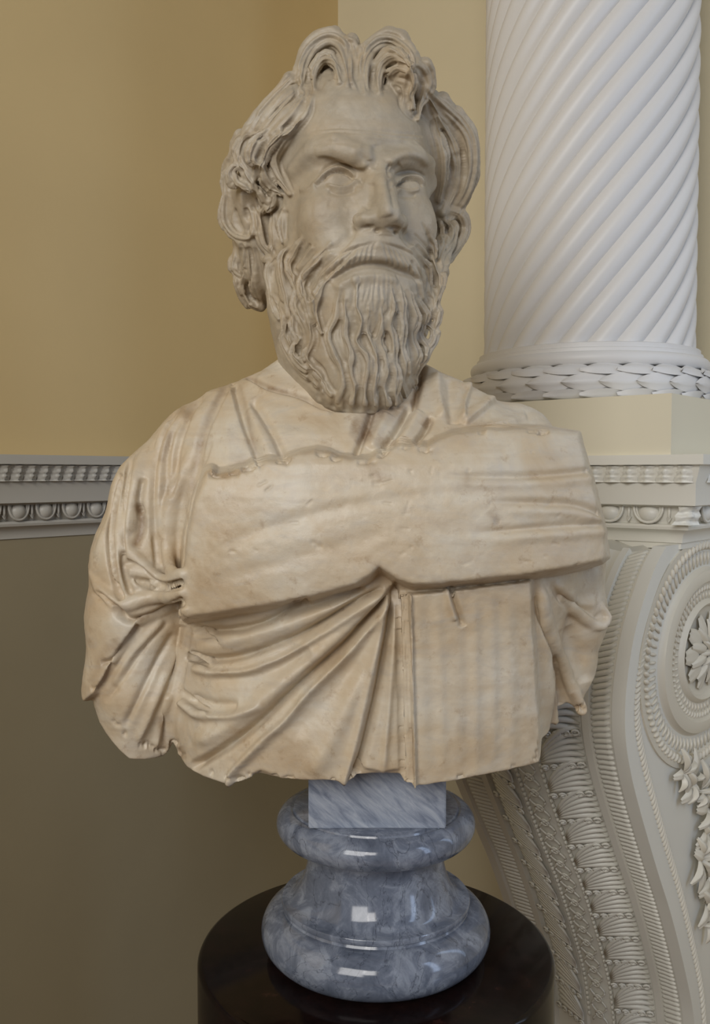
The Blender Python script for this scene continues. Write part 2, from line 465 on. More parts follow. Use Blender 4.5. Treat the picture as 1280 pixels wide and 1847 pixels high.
# twisted shaft: 24 convex reeds winding up to the right
zs0 = z2 + 0.040; RC = 0.1945; NR = 24; lead = 1.36
nth, nz = NR * 12, 150
hs = H - 0.02 - zs0
v, f = [], []
for k in range(nz + 1):
    z = zs0 + hs * k / nz
    for i in range(nth):
        th = 2 * math.pi * i / nth
        u_ = (i % 12) / 12.0
        r = RC - 0.011 + 0.011 * (math.sin(math.pi * (u_ ** 0.92)) ** 0.75 if u_ > 0 else 0)
        an = th + 2 * math.pi * (z - zs0) / lead
        v.append((CC.x + r * math.cos(an), CC.y + r * math.sin(an), z))
for k in range(nz):
    for i in range(nth):
        j = (i + 1) % nth
        f.append((k * nth + i, k * nth + j, (k + 1) * nth + j, (k + 1) * nth + i))
o = mesh_obj('shaft', v, f, M_COLUMN, col, True); auto_smooth(o.data, 50)

# ---- scroll console under the cornice
# side plane passes a little inside the cornice return; its front edge is unprojected onto that plane
Q0 = Mc - B * 0.004; Q0.z = 0
edge_px = [(1196, 986), (1178, 1020), (1158, 1075), (1140, 1140), (1128, 1210), (1122, 1280), (1124, 1340), (1134, 1400), (1149, 1460), (1166, 1520),
           (1184, 1580), (1203, 1640), (1219, 1700), (1233, 1760), (1244, 1815), (1250, 1870), (1254, 1940), (1250, 2010)]
edge = [on_plane(x, y, Q0, B) for x, y in edge_px]
prf = [((p - Q0).dot(NB), p.z) for p in edge]    # (outward, z) along the side plane
def smooth_curve(pts, n):
    out = []
    m = len(pts)
    for i in range(m - 1):
        p0, p1, p2, p3 = pts[max(i - 1, 0)], pts[i], pts[i + 1], pts[min(i + 2, m - 1)]
        for k in range(n):
            t = k / n
            out.append(tuple(0.5 * ((2 * b) + (-a + c) * t + (2 * a - 5 * b + 4 * c - d) * t * t + (-a + 3 * b - 3 * c + d) * t ** 3) for a, b, c, d in zip(p0, p1, p2, p3)))
    out.append(tuple(pts[-1])); return out
prf = smooth_curve(prf, 8)
# arc-length resample
def resample(c, n):
    L = [0]
    for i in range(1, len(c)): L.append(L[-1] + math.hypot(*[c[i][k] - c[i - 1][k] for k in range(len(c[0]))]))
    out = []; j = 0
    for i in range(n):
        s = L[-1] * i / (n - 1)
        while j < len(c) - 2 and L[j + 1] < s: j += 1
        t = (s - L[j]) / max(1e-9, L[j + 1] - L[j])
        out.append(tuple(a + (b - a) * t for a, b in zip(c[j], c[j + 1])))
    return out, L[-1]
NP = 160
prf, PLEN = resample(prf, NP)
def prof_at(s):
    """point and outward normal of the console profile at arc length s"""
    x = max(0, min(NP - 1.001, s / PLEN * (NP - 1))); i = int(x); t = x - i
    a, b = prf[i], prf[i + 1]
    o_ = a[0] + (b[0] - a[0]) * t; z_ = a[1] + (b[1] - a[1]) * t
    i0, i1 = max(0, i - 2), min(NP - 1, i + 3)
    dx, dz = prf[i1][0] - prf[i0][0], prf[i1][1] - prf[i0][1]
    l = math.hypot(dx, dz)
    return o_, z_, (-dz / l, dx / l), (dx / l, dz / l)
WC = 0.335                                        # console width
# cross-section: (w from the right edge, height)
CS = [(0.0, 0.0), (0.016, 0.0), (0.018, -0.005), (0.024, -0.006), (0.034, -0.010), (0.046, -0.012), (0.053, -0.013), (0.055, -0.006), (0.066, -0.006), (0.069, -0.014),
      (0.085, -0.011), (0.105, -0.003), (0.125, 0.004), (0.138, 0.006), (0.142, 0.002), (0.148, 0.005), (0.1675, 0.007)]
CS = CS + [(WC - a, b) for a, b in reversed(CS[:-1])]
def cs_h(wv):
    for (a, ha), (b, hb) in zip(CS, CS[1:]):
        if a <= wv <= b: return ha + (hb - ha) * (wv - a) / max(1e-9, b - a)
    return 0.0
def con_pt(s, wv, lift=0.0):
    o_, z_, n, t = prof_at(s)
    hgt = cs_h(wv) + lift
    p = Q0 - B * wv + NB * (o_ + n[0] * hgt); p.z = z_ + n[1] * hgt
    return p
def con_frame(s, wv, lift=0.0):
    o_, z_, n, t = prof_at(s)
    p = con_pt(s, wv, lift)
    e = 0.006
    dw = (con_pt(s, min(WC, wv + e)) - con_pt(s, max(0, wv - e))).normalized()     # across (to the left)
    dn = (NB * t[0] + Vector((0, 0, t[1]))).normalized()                            # down along the profile
    nn = dn.cross(dw); nn = nn if nn.dot(NB * n[0] + Vector((0, 0, n[1]))) > 0 else -nn
    nn.normalize()
    return Matrix(((dw.x, nn.x, -dn.x, p.x), (dw.y, nn.y, -dn.y, p.y), (dw.z, nn.z, -dn.z, p.z), (0, 0, 0, 1)))
v, f = [], []
nc = len(CS)
for k in range(NP):
    s = PLEN * k / (NP - 1)
    for wv, _ in CS: v.append(con_pt(s, wv))
    for wv in (WC, 0.0):
        p = Q0 - B * wv - NB * (back - 0.005); p.z = prf[k][1]; v.append(p)
m = nc + 2
for k in range(NP - 1):
    for i in range(m): f.append((k * m + i, k * m + (i + 1) % m, (k + 1) * m + (i + 1) % m, (k + 1) * m + i))
f.append(tuple(range(m))); f.append(tuple(range((NP - 1) * m, NP * m)))
con = mesh_obj('scroll_console', v, f, M_WHITE, chim); fix_normals(con.data); auto_smooth(con.data, 32)
# ribs in the two channels
rib = tube_mesh('rib', [(-0.016, 0.0015, 0.005), (-0.008, 0.0005, 0.002), (0.003, 0.0, -0.001), (0.012, 0.0005, -0.004), (0.0165, 0.001, -0.006)], [0.0028, 0.0044, 0.0048, 0.0044, 0.003], M_WHITE, 6)
rib2 = tube_mesh('rib', [(0.016, 0.0015, 0.005), (0.008, 0.0005, 0.002), (-0.003, 0.0, -0.001), (-0.012, 0.0005, -0.004), (-0.0165, 0.001, -0.006)], [0.0028, 0.0044, 0.0048, 0.0044, 0.003], M_WHITE, 6)
s = 0.012
while s < PLEN - 0.08:
    Mx = con_frame(s, 0.037, 0.0)
    n_ = Vector((Mx[0][1], Mx[1][1], Mx[2][1]))
    inst('rib', rib, Mx, con)
    if s > 0.42: inst('rib', rib2, con_frame(s, WC - 0.037, 0.0), con)
    s += 0.0098
# acanthus panels
def acanthus(mat, wd, ht):
    """one broad leaf spilling downwards: side lobes curling out from a central stem, with a beaded collar at its top"""
    ms = []
    for sgn in (-1, 1):
        for k in range(6):
            z0 = ht * (0.42 - 0.06 * k); 
            pts = []
            for t in range(6):
                tt = t / 5
                pts.append((sgn * wd * (0.02 + 0.47 * tt ** 0.85), 0.003 + 0.0055 * math.sin(math.pi * tt) , z0 - ht * (0.30 + 0.055 * k) * tt ** 1.6 + ht * 0.07 * k * tt))
            ms.append(tube_mesh('t', pts, [0.0020, 0.0040, 0.0050, 0.0050, 0.0042, 0.0020], mat, 6, 0.8))
    ms.append(tube_mesh('t', [(0, 0.004, ht * 0.45), (0, 0.008, 0), (0, 0.006, -ht * 0.42)], [0.0055, 0.005, 0.002], mat, 6))
    return join_meshes('acanthus_leaf', ms, mat)
def acanthus_half(mat, wd, ht, sgn):
    """half of a leaf: long lobes sweeping from the stem at one side up and over to the other"""
    ms = []
    for k in range(6):
        pts = []
        for t in range(8):
            tt = t / 7
            x = sgn * wd * (-0.46 + 0.92 * tt)
            z = ht * (-0.42 + 0.05 * k) + ht * (0.20 + 0.155 * k) * math.sin(tt * math.pi * 0.5) ** 0.8 - ht * 0.22 * (tt ** 3)
            pts.append((x, 0.0015 + 0.0045 * math.sin(math.pi * (0.15 + 0.8 * tt)), z))
        ms.append(tube_mesh('t', pts, [0.0018, 0.0032, 0.0042, 0.0050, 0.0052, 0.0048, 0.0040, 0.0018], mat, 6, 0.9))
    return join_meshes('acanthus_leaf', ms, mat)
PLF = 0.0585
acr = acanthus_half(M_WHITE, 0.072, PLF, 1); acl = acanthus_half(M_WHITE, 0.072, PLF, -1)
# collar of small curls between the leaves
def collar(mat, wd, sgn):
    ms = []
    for k in range(5):
        x = sgn * wd * (-0.42 + 0.2 * k)
        pts = [(x + 0.0055 * math.cos(a), 0.005 + 0.001 * k, 0.006 * (k / 4) + 0.0045 * math.sin(a)) for a in [i * math.pi / 4 for i in range(8)]]
        ms.append(tube_mesh('t', pts, 0.0019, mat, 5))
        ms.append(tube_mesh('t', [(x - .003, 0.005, .006 * (k / 4)), (x + .003, 0.007, .006 * (k / 4))], 0.0022, mat, 5))
    return join_meshes('leaf_collar', ms, mat)
clr, cll = collar(M_WHITE, 0.070, 1), collar(M_WHITE, 0.070, -1)
WL = 0.1045
s = 0.30
while s < PLEN - 0.1:
    inst('acanthus_leaf', acl, con_frame(s, WL, 0.0), con); inst('leaf_collar', cll, con_frame(s + PLF * 0.55, WL, 0.001), con)
    inst('acanthus_leaf', acr, con_frame(s, WC - WL, 0.0), con); inst('leaf_collar', clr, con_frame(s + PLF * 0.55, WC - WL, 0.001), con)
    s += PLF
# guilloche strip down the crest with bead rows at its sides
def guilloche(mat):
    ms = []
    L = 0.034
    for sgn in (1, -1):
        ms.append(tube_mesh('t', [(sgn * 0.014 * math.cos(math.pi * t / 8), 0.002, L / 2 - L * t / 8) for t in range(9)], 0.0018, mat, 5))
    ms.append(tube_mesh('t', [(0.0075 * math.cos(t * math.pi / 4), 0.0025, 0.0075 * math.sin(t * math.pi / 4)) for t in range(9)], 0.0017, mat, 5))
    ms.append(egg_mesh(0.007, 0.007, 0.0035, mat))
    return join_meshes('guilloche_link', ms, mat)
gm = guilloche(M_WHITE)
bead = egg_mesh(0.0062, 0.0095, 0.0034, M_WHITE)
s = 0.32
while s < PLEN - 0.1:
    inst('guilloche_link', gm, con_frame(s, WC / 2, 0.001), con); s += 0.034
s = 0.32
while s < PLEN - 0.1:
    inst('bead', bead, con_frame(s, 0.1435, 0.003), con)
    inst('bead', bead, con_frame(s, WC - 0.1435, 0.003), con); s += 0.0108

# ---- the scroll's side: disc with rings, rope and rosette; built on the side plane (normal B)
SC = on_plane(1266, 1172, Q0, B)                   # centre of the volute
ex = on_plane(1161, 1166, Q0, B); exr = (ex - SC).dot(-NB) if False else abs((ex - SC).dot(NB))
ez = (on_plane(1266, 978, Q0, B).z - on_plane(1266, 1353, Q0, B).z) / 2
RX, RZ = exr, ez                                   # outer rope ring semi axes
def disc_pt(r, a, lift):
    p = SC + NB * (-RX * r * math.cos(a)) + B * lift; p.z = SC.z + RZ * r * math.sin(a)
    return p
ring_prof = [(1.08, -0.002), (1.08, 0.003), (0.97, 0.003), (0.95, 0.000), (0.80, -0.001), (0.775, 0.002), (0.76, 0.009), (0.715, 0.012), (0.66, 0.011), (0.645, 0.007), (0.60, 0.005), (0.49, 0.004),
             (0.475, 0.008), (0.45, 0.011), (0.43, 0.009), (0.415, 0.004), (0.35, 0.001), (0.0001, 0.000)]
v, f = [], []; na = 96
for i in range(na):
    a = 2 * math.pi * i / na
    for r, l in ring_prof: v.append(disc_pt(r, a, l))
m = len(ring_prof)
for i in range(na):
    j = (i + 1) % na
    for k in range(m - 1): f.append((i * m + k, j * m + k, j * m + k + 1, i * m + k + 1))
o = mesh_obj('scroll_disc', v, f, M_SIDE, con); auto_smooth(o.data, 40); fix_normals(o.data)
def ring_pieces(name, r, n, lift, me_fn, sl):
    me = me_fn
    for i in range(n):
        a = 2 * math.pi * i / n
        p = disc_pt(r, a, lift); t = (disc_pt(r, a + 0.01, lift) - disc_pt(r, a - 0.01, lift)).normalized()
        rd = (disc_pt(r * 1.02, a, lift) - disc_pt(r * 0.98, a, lift)); rd = (rd - t * rd.dot(t)).normalized()
        mm = Matrix(((rd.x, B.x, t.x, p.x), (rd.y, B.y, t.y, p.y), (rd.z, B.z, t.z, p.z), (0, 0, 0, 1)))
        inst(name, me, mm @ Matrix.Rotation(sl, 4, 'Y'), con)
rope = egg_mesh(0.016, 0.0085, 0.0042, M_SIDE); rope2 = egg_mesh(0.011, 0.0060, 0.003, M_SIDE)
ring_pieces('rope_twist', 1.0, 96, 0.004, rope, 0.5)
flute = tube_mesh('flute', [(-0.011, 0.0, 0), (0, 0.002, 0), (0.011, 0.0, 0)], [0.0018, 0.0028, 0.0024], M_SIDE, 6)
ring_pieces('flute', 0.875, 80, 0.000, flute, 0.0)
ring_pieces('rope_twist', 0.60, 72, 0.006, rope2, 0.5)
flute2 = tube_mesh('flute', [(-0.006, 0.0, 0), (0, 0.0015, 0), (0.006, 0.0, 0)], [0.0014, 0.0022, 0.0018], M_SIDE, 6)
ring_pieces('flute', 0.53, 56, 0.004, flute2, 0.0)
# rosette
ros = []
def petal(mat, L, Wd, curl):
    v, f = [], []; nu, nv = 7, 8
    for j in range(nv):
        t = j / (nv - 1)
        wv = Wd * (0.25 + 0.75 * math.sin(math.pi * min(1, 0.1 + 0.8 * t)) ** 0.8)
        for i in range(nu):
            s = i / (nu - 1) * 2 - 1
            v.append((L * t, 0.002 + curl * math.sin(math.pi * t * 0.9) * (1 - 0.6 * s * s) - 0.0022 * math.exp(-(s / .25) ** 2), s * wv / 2))
    for j in range(nv - 1):
        for i in range(nu - 1): f.append((j * nu + i, j * nu + i + 1, (j + 1) * nu + i + 1, (j + 1) * nu + i))
    me = bpy.data.meshes.new('petal'); me.from_pydata(v, [], f); me.materials.append(mat)
    me.polygons.foreach_set('use_smooth', [True] * len(f)); return me
p1, p2 = petal(M_SIDE, 1.0, 0.42, 0.010), petal(M_SIDE, 1.0, 0.26, 0.014)
for n, r, me, off, lf in ((10, 0.36, p1, 0.0, 0.001), (10, 0.30, p2, 0.5, 0.004), (8, 0.17, p2, 0.0, 0.008)):
    for i in range(n):
        a = 2 * math.pi * (i + off) / n
        c = disc_pt(0, 0, lf); e = disc_pt(r, a, lf) - c; L = e.length
        rd = e.normalized(); t = B.cross(rd).normalized()
        mm = Matrix(((rd.x * L, B.x, t.x * L, c.x), (rd.y * L, B.y, t.y * L, c.y), (rd.z * L, B.z, t.z * L, c.z), (0, 0, 0, 1)))
        inst('petal', me, mm, con)
inst('rosette_boss', egg_mesh(0.03, 0.03, 0.014, M_SIDE), Matrix.Translation(disc_pt(0, 0, 0.01)), con)
# edge fillet and oblique bead row running down the side of the scroll
def side_pt(s, inset, lift=0.0):
    o_, z_, n, t = prof_at(s)
    p = Q0 + NB * (o_ - n[0] * inset) + B * lift; p.z = z_ - n[1] * inset; return p
def side_strip(name, i0, i1, l0, mat, s0=0.0):
    v, f = [], []; n = 120
    for k in range(n):
        s = s0 + (PLEN - s0) * k / (n - 1)
        for i, l in ((i0, 0.0), (i0, l0), (i1, l0), (i1, 0.0)): v.append(side_pt(s, i, l))
    for k in range(n - 1):
        for i in range(4): f.append((k * 4 + i, k * 4 + (i + 1) % 4, (k + 1) * 4 + (i + 1) % 4, (k + 1) * 4 + i))
    o = mesh_obj(name, v, f, mat, con); fix_normals(o.data); auto_smooth(o.data, 30)
side_strip('edge_fillet', 0.0, 0.030, 0.004, M_WHITE)
tw = egg_mesh(0.022, 0.007, 0.004, M_SIDE)
s = 0.10
while s < PLEN - 0.05:
    p = side_pt(s, 0.050, 0.0); e = side_pt(s + .01, 0.05) - side_pt(s - .01, 0.05); e.normalize()
    x = B.cross(e).normalized()
    mm = Matrix(((x.x, B.x, e.x, p.x), (x.y, B.y, e.y, p.y), (x.z, B.z, e.z, p.z), (0, 0, 0, 1)))
    inst('rope_twist', tw, mm @ Matrix.Rotation(0.6, 4, 'Y'), con)
    s += 0.0105
# flower drop hanging below the scroll
def spray(px, py, L, ang, me):
    p = on_plane(px, py, Q0, B) + B * 0.003
    d = (-NB * math.cos(ang) + Vector((0, 0, 1)) * math.sin(ang)).normalized(); t = B.cross(d)
    mm = Matrix(((d.x * L, B.x * 1.3, t.x * L, p.x), (d.y * L, B.y * 1.3, t.y * L, p.y), (d.z * L, B.z * 1.3, t.z * L, p.z), (0, 0, 0, 1)))
    inst('foliage_leaf', me, mm, con)
rnd = random.Random(5)
for (x, y, n, L) in ((1222, 1392, 6, .045), (1240, 1412, 6, .05), (1258, 1425, 6, .05), (1270, 1455, 7, .06), (1264, 1500, 6, .055), (1256, 1545, 7, .055), (1272, 1580, 6, .06), (1266, 1625, 5, .055), (1270, 1665, 4, .05), (1280, 1400, 6, .06), (1284, 1540, 6, .06)):
    for i in range(n):
        spray(x + rnd.uniform(-3, 3), y + rnd.uniform(-6, 6), L * rnd.uniform(0.6, 1.1), 2 * math.pi * i / n + rnd.uniform(-.3, .3), p1 if i % 2 else p2)

# ================================================================== pedestal and socle
AX = Vector((37.8 * S, 1650 * S, ZE))              # the bust's axis
zped = -869 * S
RP = 325 * S
ped = empty('drum_pedestal', (AX.x, AX.y, 0)); tag(ped, 'dark polished stone drum pedestal carrying the marble bust', 'pedestal')
lathe('drum', [(RP - 0.004, -ZE + 0.10), (RP - 0.001, -ZE + 0.11), (RP - 0.001, zped - 0.006), (RP - 0.003, zped - 0.002), (RP - 0.007, zped)], M_PED, AX, ped, 160, True, 40)
lathe('foot_ring', [(RP + 0.03, -ZE), (RP + 0.03, -ZE + 0.06), (RP + 0.02, -ZE + 0.08), (RP + 0.004, -ZE + 0.10)], M_PED, AX, ped, 128, True, 40)
soc = empty('bust_socle', (AX.x, AX.y, ZE + zped)); tag(soc, 'blue-grey veined marble socle with square block under the bust', 'socle')
pr = [(0, -869), (176, -869), (186, -866)]
for t in range(15):
    a = -math.pi * 0.42 + (math.pi * 0.86) * t / 14
    pr.append((168 + 41 * math.cos(a), -829 + 42 * math.sin(a)))
pr += [(170, -787), (167, -782), (171, -781), (172, -779), (172, -773), (171, -771), (164, -770)]
for t in range(1, 13):
    a = t / 12 * math.pi / 2
    pr.append((163 - 42 * math.sin(a), -770 + 107 * (1 - math.cos(a))))
pr += [(121, -658)]
for t in range(15):
    a = -math.pi * 0.47 + (math.pi * 0.93) * t / 14
    pr.append((152 + 29 * math.cos(a), -634 + 28 * math.sin(a)))
pr += [(151, -608), (149.5, -605), (147, -604), (0.01, -602)]
pr2 = [(r * S, z * S) for r, z in pr if True]
lathe('turned_base', pr2[1:], M_SOCLE, AX, soc, 160, True, 28)
hb = 117
bl = mesh_obj('socle_block', [((37.8 + sx * hb) * S, (1650 + sy * hb) * S, ZE + z * S) for z in (-604, -500) for sx, sy in ((-1, -1), (1, -1), (1, 1), (-1, 1))],
              [(0, 1, 2, 3), (4, 5, 6, 7), (0, 1, 5, 4), (1, 2, 6, 5), (2, 3, 7, 6), (3, 0, 4, 7)], M_BLOCK, soc)
fix_normals(bl.data)
bmm = bmesh.new(); bmm.from_mesh(bl.data); bmesh.ops.bevel(bmm, geom=bmm.edges[:], offset=0.0012, segments=2, affect='EDGES'); bmm.to_mesh(bl.data); bmm.free()
# ================================================================== sculpting tools (signed distance volumes, units: 1 u = S metres)
f32 = np.float32
def U(px, py, Y):
    d = ray(px, py); t = Y / d[1]
    return np.array((d[0] * t, Y, d[2] * t))
def rays_np(P):
    P = np.asarray(P, float)
    a = (P[:, 0] - 640.0) / F; b = (923.5 - P[:, 1]) / F
    return np.stack([a, CP + b * SP, -SP + b * CP], 1)
def proj_np(V):
    dep = V[:, 1] * CP - V[:, 2] * SP; up = V[:, 1] * SP + V[:, 2] * CP
    return 640.0 + F * V[:, 0] / dep, 923.5 - F * up / dep
def smin(a, b, k):
    h_ = np.clip(0.5 + 0.5 * (b - a) / k, 0, 1)
    return b + (a - b) * h_ - k * h_ * (1 - h_)
def smax(a, b, k): return -smin(-a, -b, k)
def catmull(pts, step):
    pts = np.asarray(pts, float); out = []
    n = len(pts)
    for i in range(n - 1):
        p0, p1, p2, p3 = pts[max(i - 1, 0)], pts[i], pts[i + 1], pts[min(i + 2, n - 1)]
        m = max(1, int(np.linalg.norm((p2 - p1)[:2]) / step))
        for k in range(m):
            t = k / m
            out.append(0.5 * ((2 * p1) + (-p0 + p2) * t + (2 * p0 - 5 * p1 + 4 * p2 - p3) * t * t + (-p0 + 3 * p1 - 3 * p2 + p3) * t ** 3))
    out.append(pts[-1]); return np.array(out)
class Vol:
    def __init__(s, lo, hi, h):
        s.lo = np.array(lo, float); s.h = float(h)
        s.n = (np.ceil((np.array(hi) - s.lo) / h / 2) * 2 + 1).astype(int)
        s.d = None
    def axes(s, step=1):
        return [(s.lo[i] + s.h * np.arange(0, s.n[i], step)).astype(f32) for i in range(3)]
    def base(s, fn):
        """evaluate fn on every other grid point, then refine linearly"""
        x, y, z = s.axes(2)
        c = fn(x[:, None, None], y[None, :, None], z[None, None, :]).astype(f32)
        c = np.broadcast_to(c, (len(x), len(y), len(z)))
        for ax in range(3):
            n = c.shape[ax]; sh = list(c.shape); sh[ax] = 2 * n - 1
            o_ = np.empty(sh, f32)
            sl = [slice(None)] * 3
            a = list(sl); a[ax] = slice(0, None, 2); o_[tuple(a)] = c
            b = list(sl); b[ax] = slice(1, None, 2); l_ = list(sl); l_[ax] = slice(0, -1); r_ = list(sl); r_[ax] = slice(1, None)
            o_[tuple(b)] = 0.5 * (c[tuple(l_)] + c[tuple(r_)])
            c = o_
        s.d = c
    def box(s, lo, hi):
        i0 = np.clip(np.floor((np.asarray(lo) - s.lo) / s.h).astype(int), 0, s.n - 1)
        i1 = np.clip(np.ceil((np.asarray(hi) - s.lo) / s.h).astype(int) + 1, 1, s.n)
        return i0, i1
    def sub(s, lo, hi):
        i0, i1 = s.box(lo, hi)
        if np.any(i1 <= i0): return None
        sl = tuple(slice(a, b) for a, b in zip(i0, i1))
        ax = [(s.lo[i] + s.h * np.arange(i0[i], i1[i])).astype(f32) for i in range(3)]
        return sl, ax[0][:, None, None], ax[1][None, :, None], ax[2][None, None, :]
    def chain_d(s, pts, rad, pad):
        pts = np.asarray(pts, float); rad = np.broadcast_to(np.asarray(rad, float), (len(pts),))
        R = rad.max() + pad
        q = s.sub(pts.min(0) - R, pts.max(0) + R)
        if q is None: return None
        sl, X, Y, Z = q
        D = np.full((X.shape[0], Y.shape[1], Z.shape[2]), 1e3, f32)
        i0 = np.array([a.start for a in sl])
        for k in range(len(pts) - 1):
            a, b = pts[k], pts[k + 1]
            qq = s.sub(np.minimum(a, b) - R, np.maximum(a, b) + R)
            if qq is None: continue
            s2, x, y, z = qq
            j = tuple(slice(t.start - o_, t.stop - o_) for t, o_ in zip(s2, i0))
            ab = b - a; L2 = max(1e-6, float(ab @ ab))
            t = np.clip(((x - a[0]) * ab[0] + (y - a[1]) * ab[1] + (z - a[2]) * ab[2]) / L2, 0, 1)
            dd = np.sqrt((x - a[0] - t * ab[0]) ** 2 + (y - a[1] - t * ab[1]) ** 2 + (z - a[2] - t * ab[2]) ** 2) - (rad[k] + (rad[k + 1] - rad[k]) * t)
            D[j] = np.minimum(D[j], dd)
        return sl, D
    def add(s, pts, rad, k=8):
        q = s.chain_d(pts, rad, k + 3)
        if q: s.d[q[0]] = smin(s.d[q[0]], q[1], k)
    def cut(s, pts, rad, k=8):
        q = s.chain_d(pts, rad, k + 3)
        if q: s.d[q[0]] = smax(s.d[q[0]], -q[1], k)
    def ell(s, c, r, k, cut=False, rot=None):
        c = np.asarray(c, float); r = np.asarray(r, float); m = r.max() + k + 4
        q = s.sub(c - m, c + m)
        if q is None: return
        sl, X, Y, Z = q
        X, Y, Z = X - c[0], Y - c[1], Z - c[2]
        if rot is not None:
            e1, e2 = rot
            X, Y = X * e1[0] + Y * e1[1], X * e2[0] + Y * e2[1]
        k0 = np.sqrt((X / r[0]) ** 2 + (Y / r[1]) ** 2 + (Z / r[2]) ** 2)
        D = ((k0 - 1) * min(r) * 0.5 + (k0 - 1) * r.mean() * 0.5).astype(f32)
        s.d[sl] = smax(s.d[sl], -D, k) if cut else smin(s.d[sl], D, k)
    def emboss(s, rel, ymax=1690.0, band=45.0):
        m = (np.abs(s.d) < band)
        m[:, int((ymax - s.lo[1]) / s.h):, :] = False
        I = np.argwhere(m)
        px, py = proj_np(s.lo + s.h * I)
        s.d[m] -= rel.get(px, py).astype(f32)
    def sample(s, P):
        q = (P - s.lo) / s.h
        q = np.clip(q, 0, s.n - 1.001); i = q.astype(int); t = q - i
        r = 0
        for a in (0, 1):
            for b in (0, 1):
                for c in (0, 1):
                    wgt = (t[..., 0] if a else 1 - t[..., 0]) * (t[..., 1] if b else 1 - t[..., 1]) * (t[..., 2] if c else 1 - t[..., 2])
                    r = r + wgt * s.d[i[..., 0] + a, i[..., 1] + b, i[..., 2] + c]
        return r
    def hit(s, px, off=0.0):
        """first surface point along the sight line of each traced photo point; off > 0 lies outside the surface"""
        R = rays_np(px)
        Y = np.arange(s.lo[1] + s.h, s.lo[1] + s.h * (s.n[1] - 2), s.h)
        P = R[:, None, :] * (Y[None, :] / R[:, 1:2])[:, :, None]
        D = s.sample(P)
        neg = D < 0
        has = neg.any(1)
        i = np.where(has, neg.argmax(1), np.argmin(D, 1)); i = np.clip(i, 1, len(Y) - 1)
        out = P[np.arange(len(P)), i]
        d1 = D[np.arange(len(P)), i]; d0 = D[np.arange(len(P)), i - 1]
        t = np.where(has, np.clip(d0 / np.maximum(d0 - d1, 1e-6), 0, 1), 1.0)
        out = P[np.arange(len(P)), i - 1] * (1 - t[:, None]) + out * t[:, None]
        if np.any(off):
            e = s.h; G = np.stack([s.sample(out + np.eye(3)[k] * e) - s.sample(out - np.eye(3)[k] * e) for k in range(3)], 1)
            G /= np.maximum(np.linalg.norm(G, axis=1, keepdims=True), 1e-6)
            out = out + G * np.broadcast_to(np.asarray(off, float), (len(out),))[:, None]
        return out
    def lock(s, px, rad, off=0.0, k=5, step=9, cut=False):
        px = np.asarray(px, float)
        n = len(px)
        r = np.interp(np.linspace(0, 1, n), np.linspace(0, 1, len(np.atleast_1d(rad))), np.atleast_1d(rad))
        o_ = np.interp(np.linspace(0, 1, n), np.linspace(0, 1, len(np.atleast_1d(off))), np.atleast_1d(off))
        c = catmull(np.column_stack([px, r, o_]), step)
        P = s.hit(c[:, :2], c[:, 3])
        # calm the depth along the lock
        for _ in range(10):
            P[1:-1, 1] = 0.25 * P[:-2, 1] + 0.5 * P[1:-1, 1] + 0.25 * P[2:, 1]
        (s.cut if cut else s.add)(P, np.maximum(c[:, 2], 1.0), k)
    def mesh(s):
        d = s.d; nx, ny, nz = d.shape
        sg = d < 0
        cnt = np.zeros((nx - 1, ny - 1, nz - 1), np.uint8)
        for a in (0, 1):
            for b in (0, 1):
                for c in (0, 1): cnt += sg[a:nx - 1 + a, b:ny - 1 + b, c:nz - 1 + c]
        act = (cnt > 0) & (cnt < 8)
        I = np.argwhere(act)
        idx = np.full(act.shape, -1, np.int32); idx[act] = np.arange(len(I))
        co = {}
        for a in (0, 1):
            for b in (0, 1):
                for c in (0, 1): co[a, b, c] = d[I[:, 0] + a, I[:, 1] + b, I[:, 2] + c]
        acc = np.zeros((len(I), 3)); num = np.zeros(len(I))
        for k1 in co:
            for ax in range(3):
                if k1[ax] == 0:
                    k2 = list(k1); k2[ax] = 1; k2 = tuple(k2)
                    v0, v1 = co[k1], co[k2]
                    m = (v0 < 0) != (v1 < 0)
                    t = v0[m] / (v0[m] - v1[m])
                    p = np.tile(np.array(k1, float), (m.sum(), 1)); p[:, ax] = t
                    acc[m] += p; num[m] += 1
        V = s.lo + s.h * (I + acc / num[:, None])
        Q = []
        for ax in range(3):
            o1, o2 = [(1, 2), (2, 0), (0, 1)][ax]
            a = [slice(None)] * 3; b = [slice(None)] * 3
            a[ax] = slice(0, -1); b[ax] = slice(1, None)
            A_, B_ = sg[tuple(a)], sg[tuple(b)]
            E = np.argwhere(A_ != B_)
            ok = (E[:, o1] > 0) & (E[:, o2] > 0) & (E[:, o1] < d.shape[o1] - 1) & (E[:, o2] < d.shape[o2] - 1)
            E = E[ok]
            def cell(d1, d2):
                c = E.copy(); c[:, o1] -= d1; c[:, o2] -= d2; return idx[c[:, 0], c[:, 1], c[:, 2]]
            q = np.stack([cell(1, 1), cell(0, 1), cell(0, 0), cell(1, 0)], 1)
            fl = ~A_[E[:, 0], E[:, 1], E[:, 2]]
            q[fl] = q[fl][:, ::-1]
            Q.append(q)
        return V, np.concatenate(Q)
def vnormals(V, Q):
    n = np.cross(V[Q[:, 2]] - V[Q[:, 0]], V[Q[:, 3]] - V[Q[:, 1]])
    N = np.zeros_like(V)
    for k in range(3):
        for c in range(4): N[:, k] += np.bincount(Q[:, c], n[:, k], len(V))
    return N / np.maximum(np.linalg.norm(N, axis=1, keepdims=True), 1e-9)
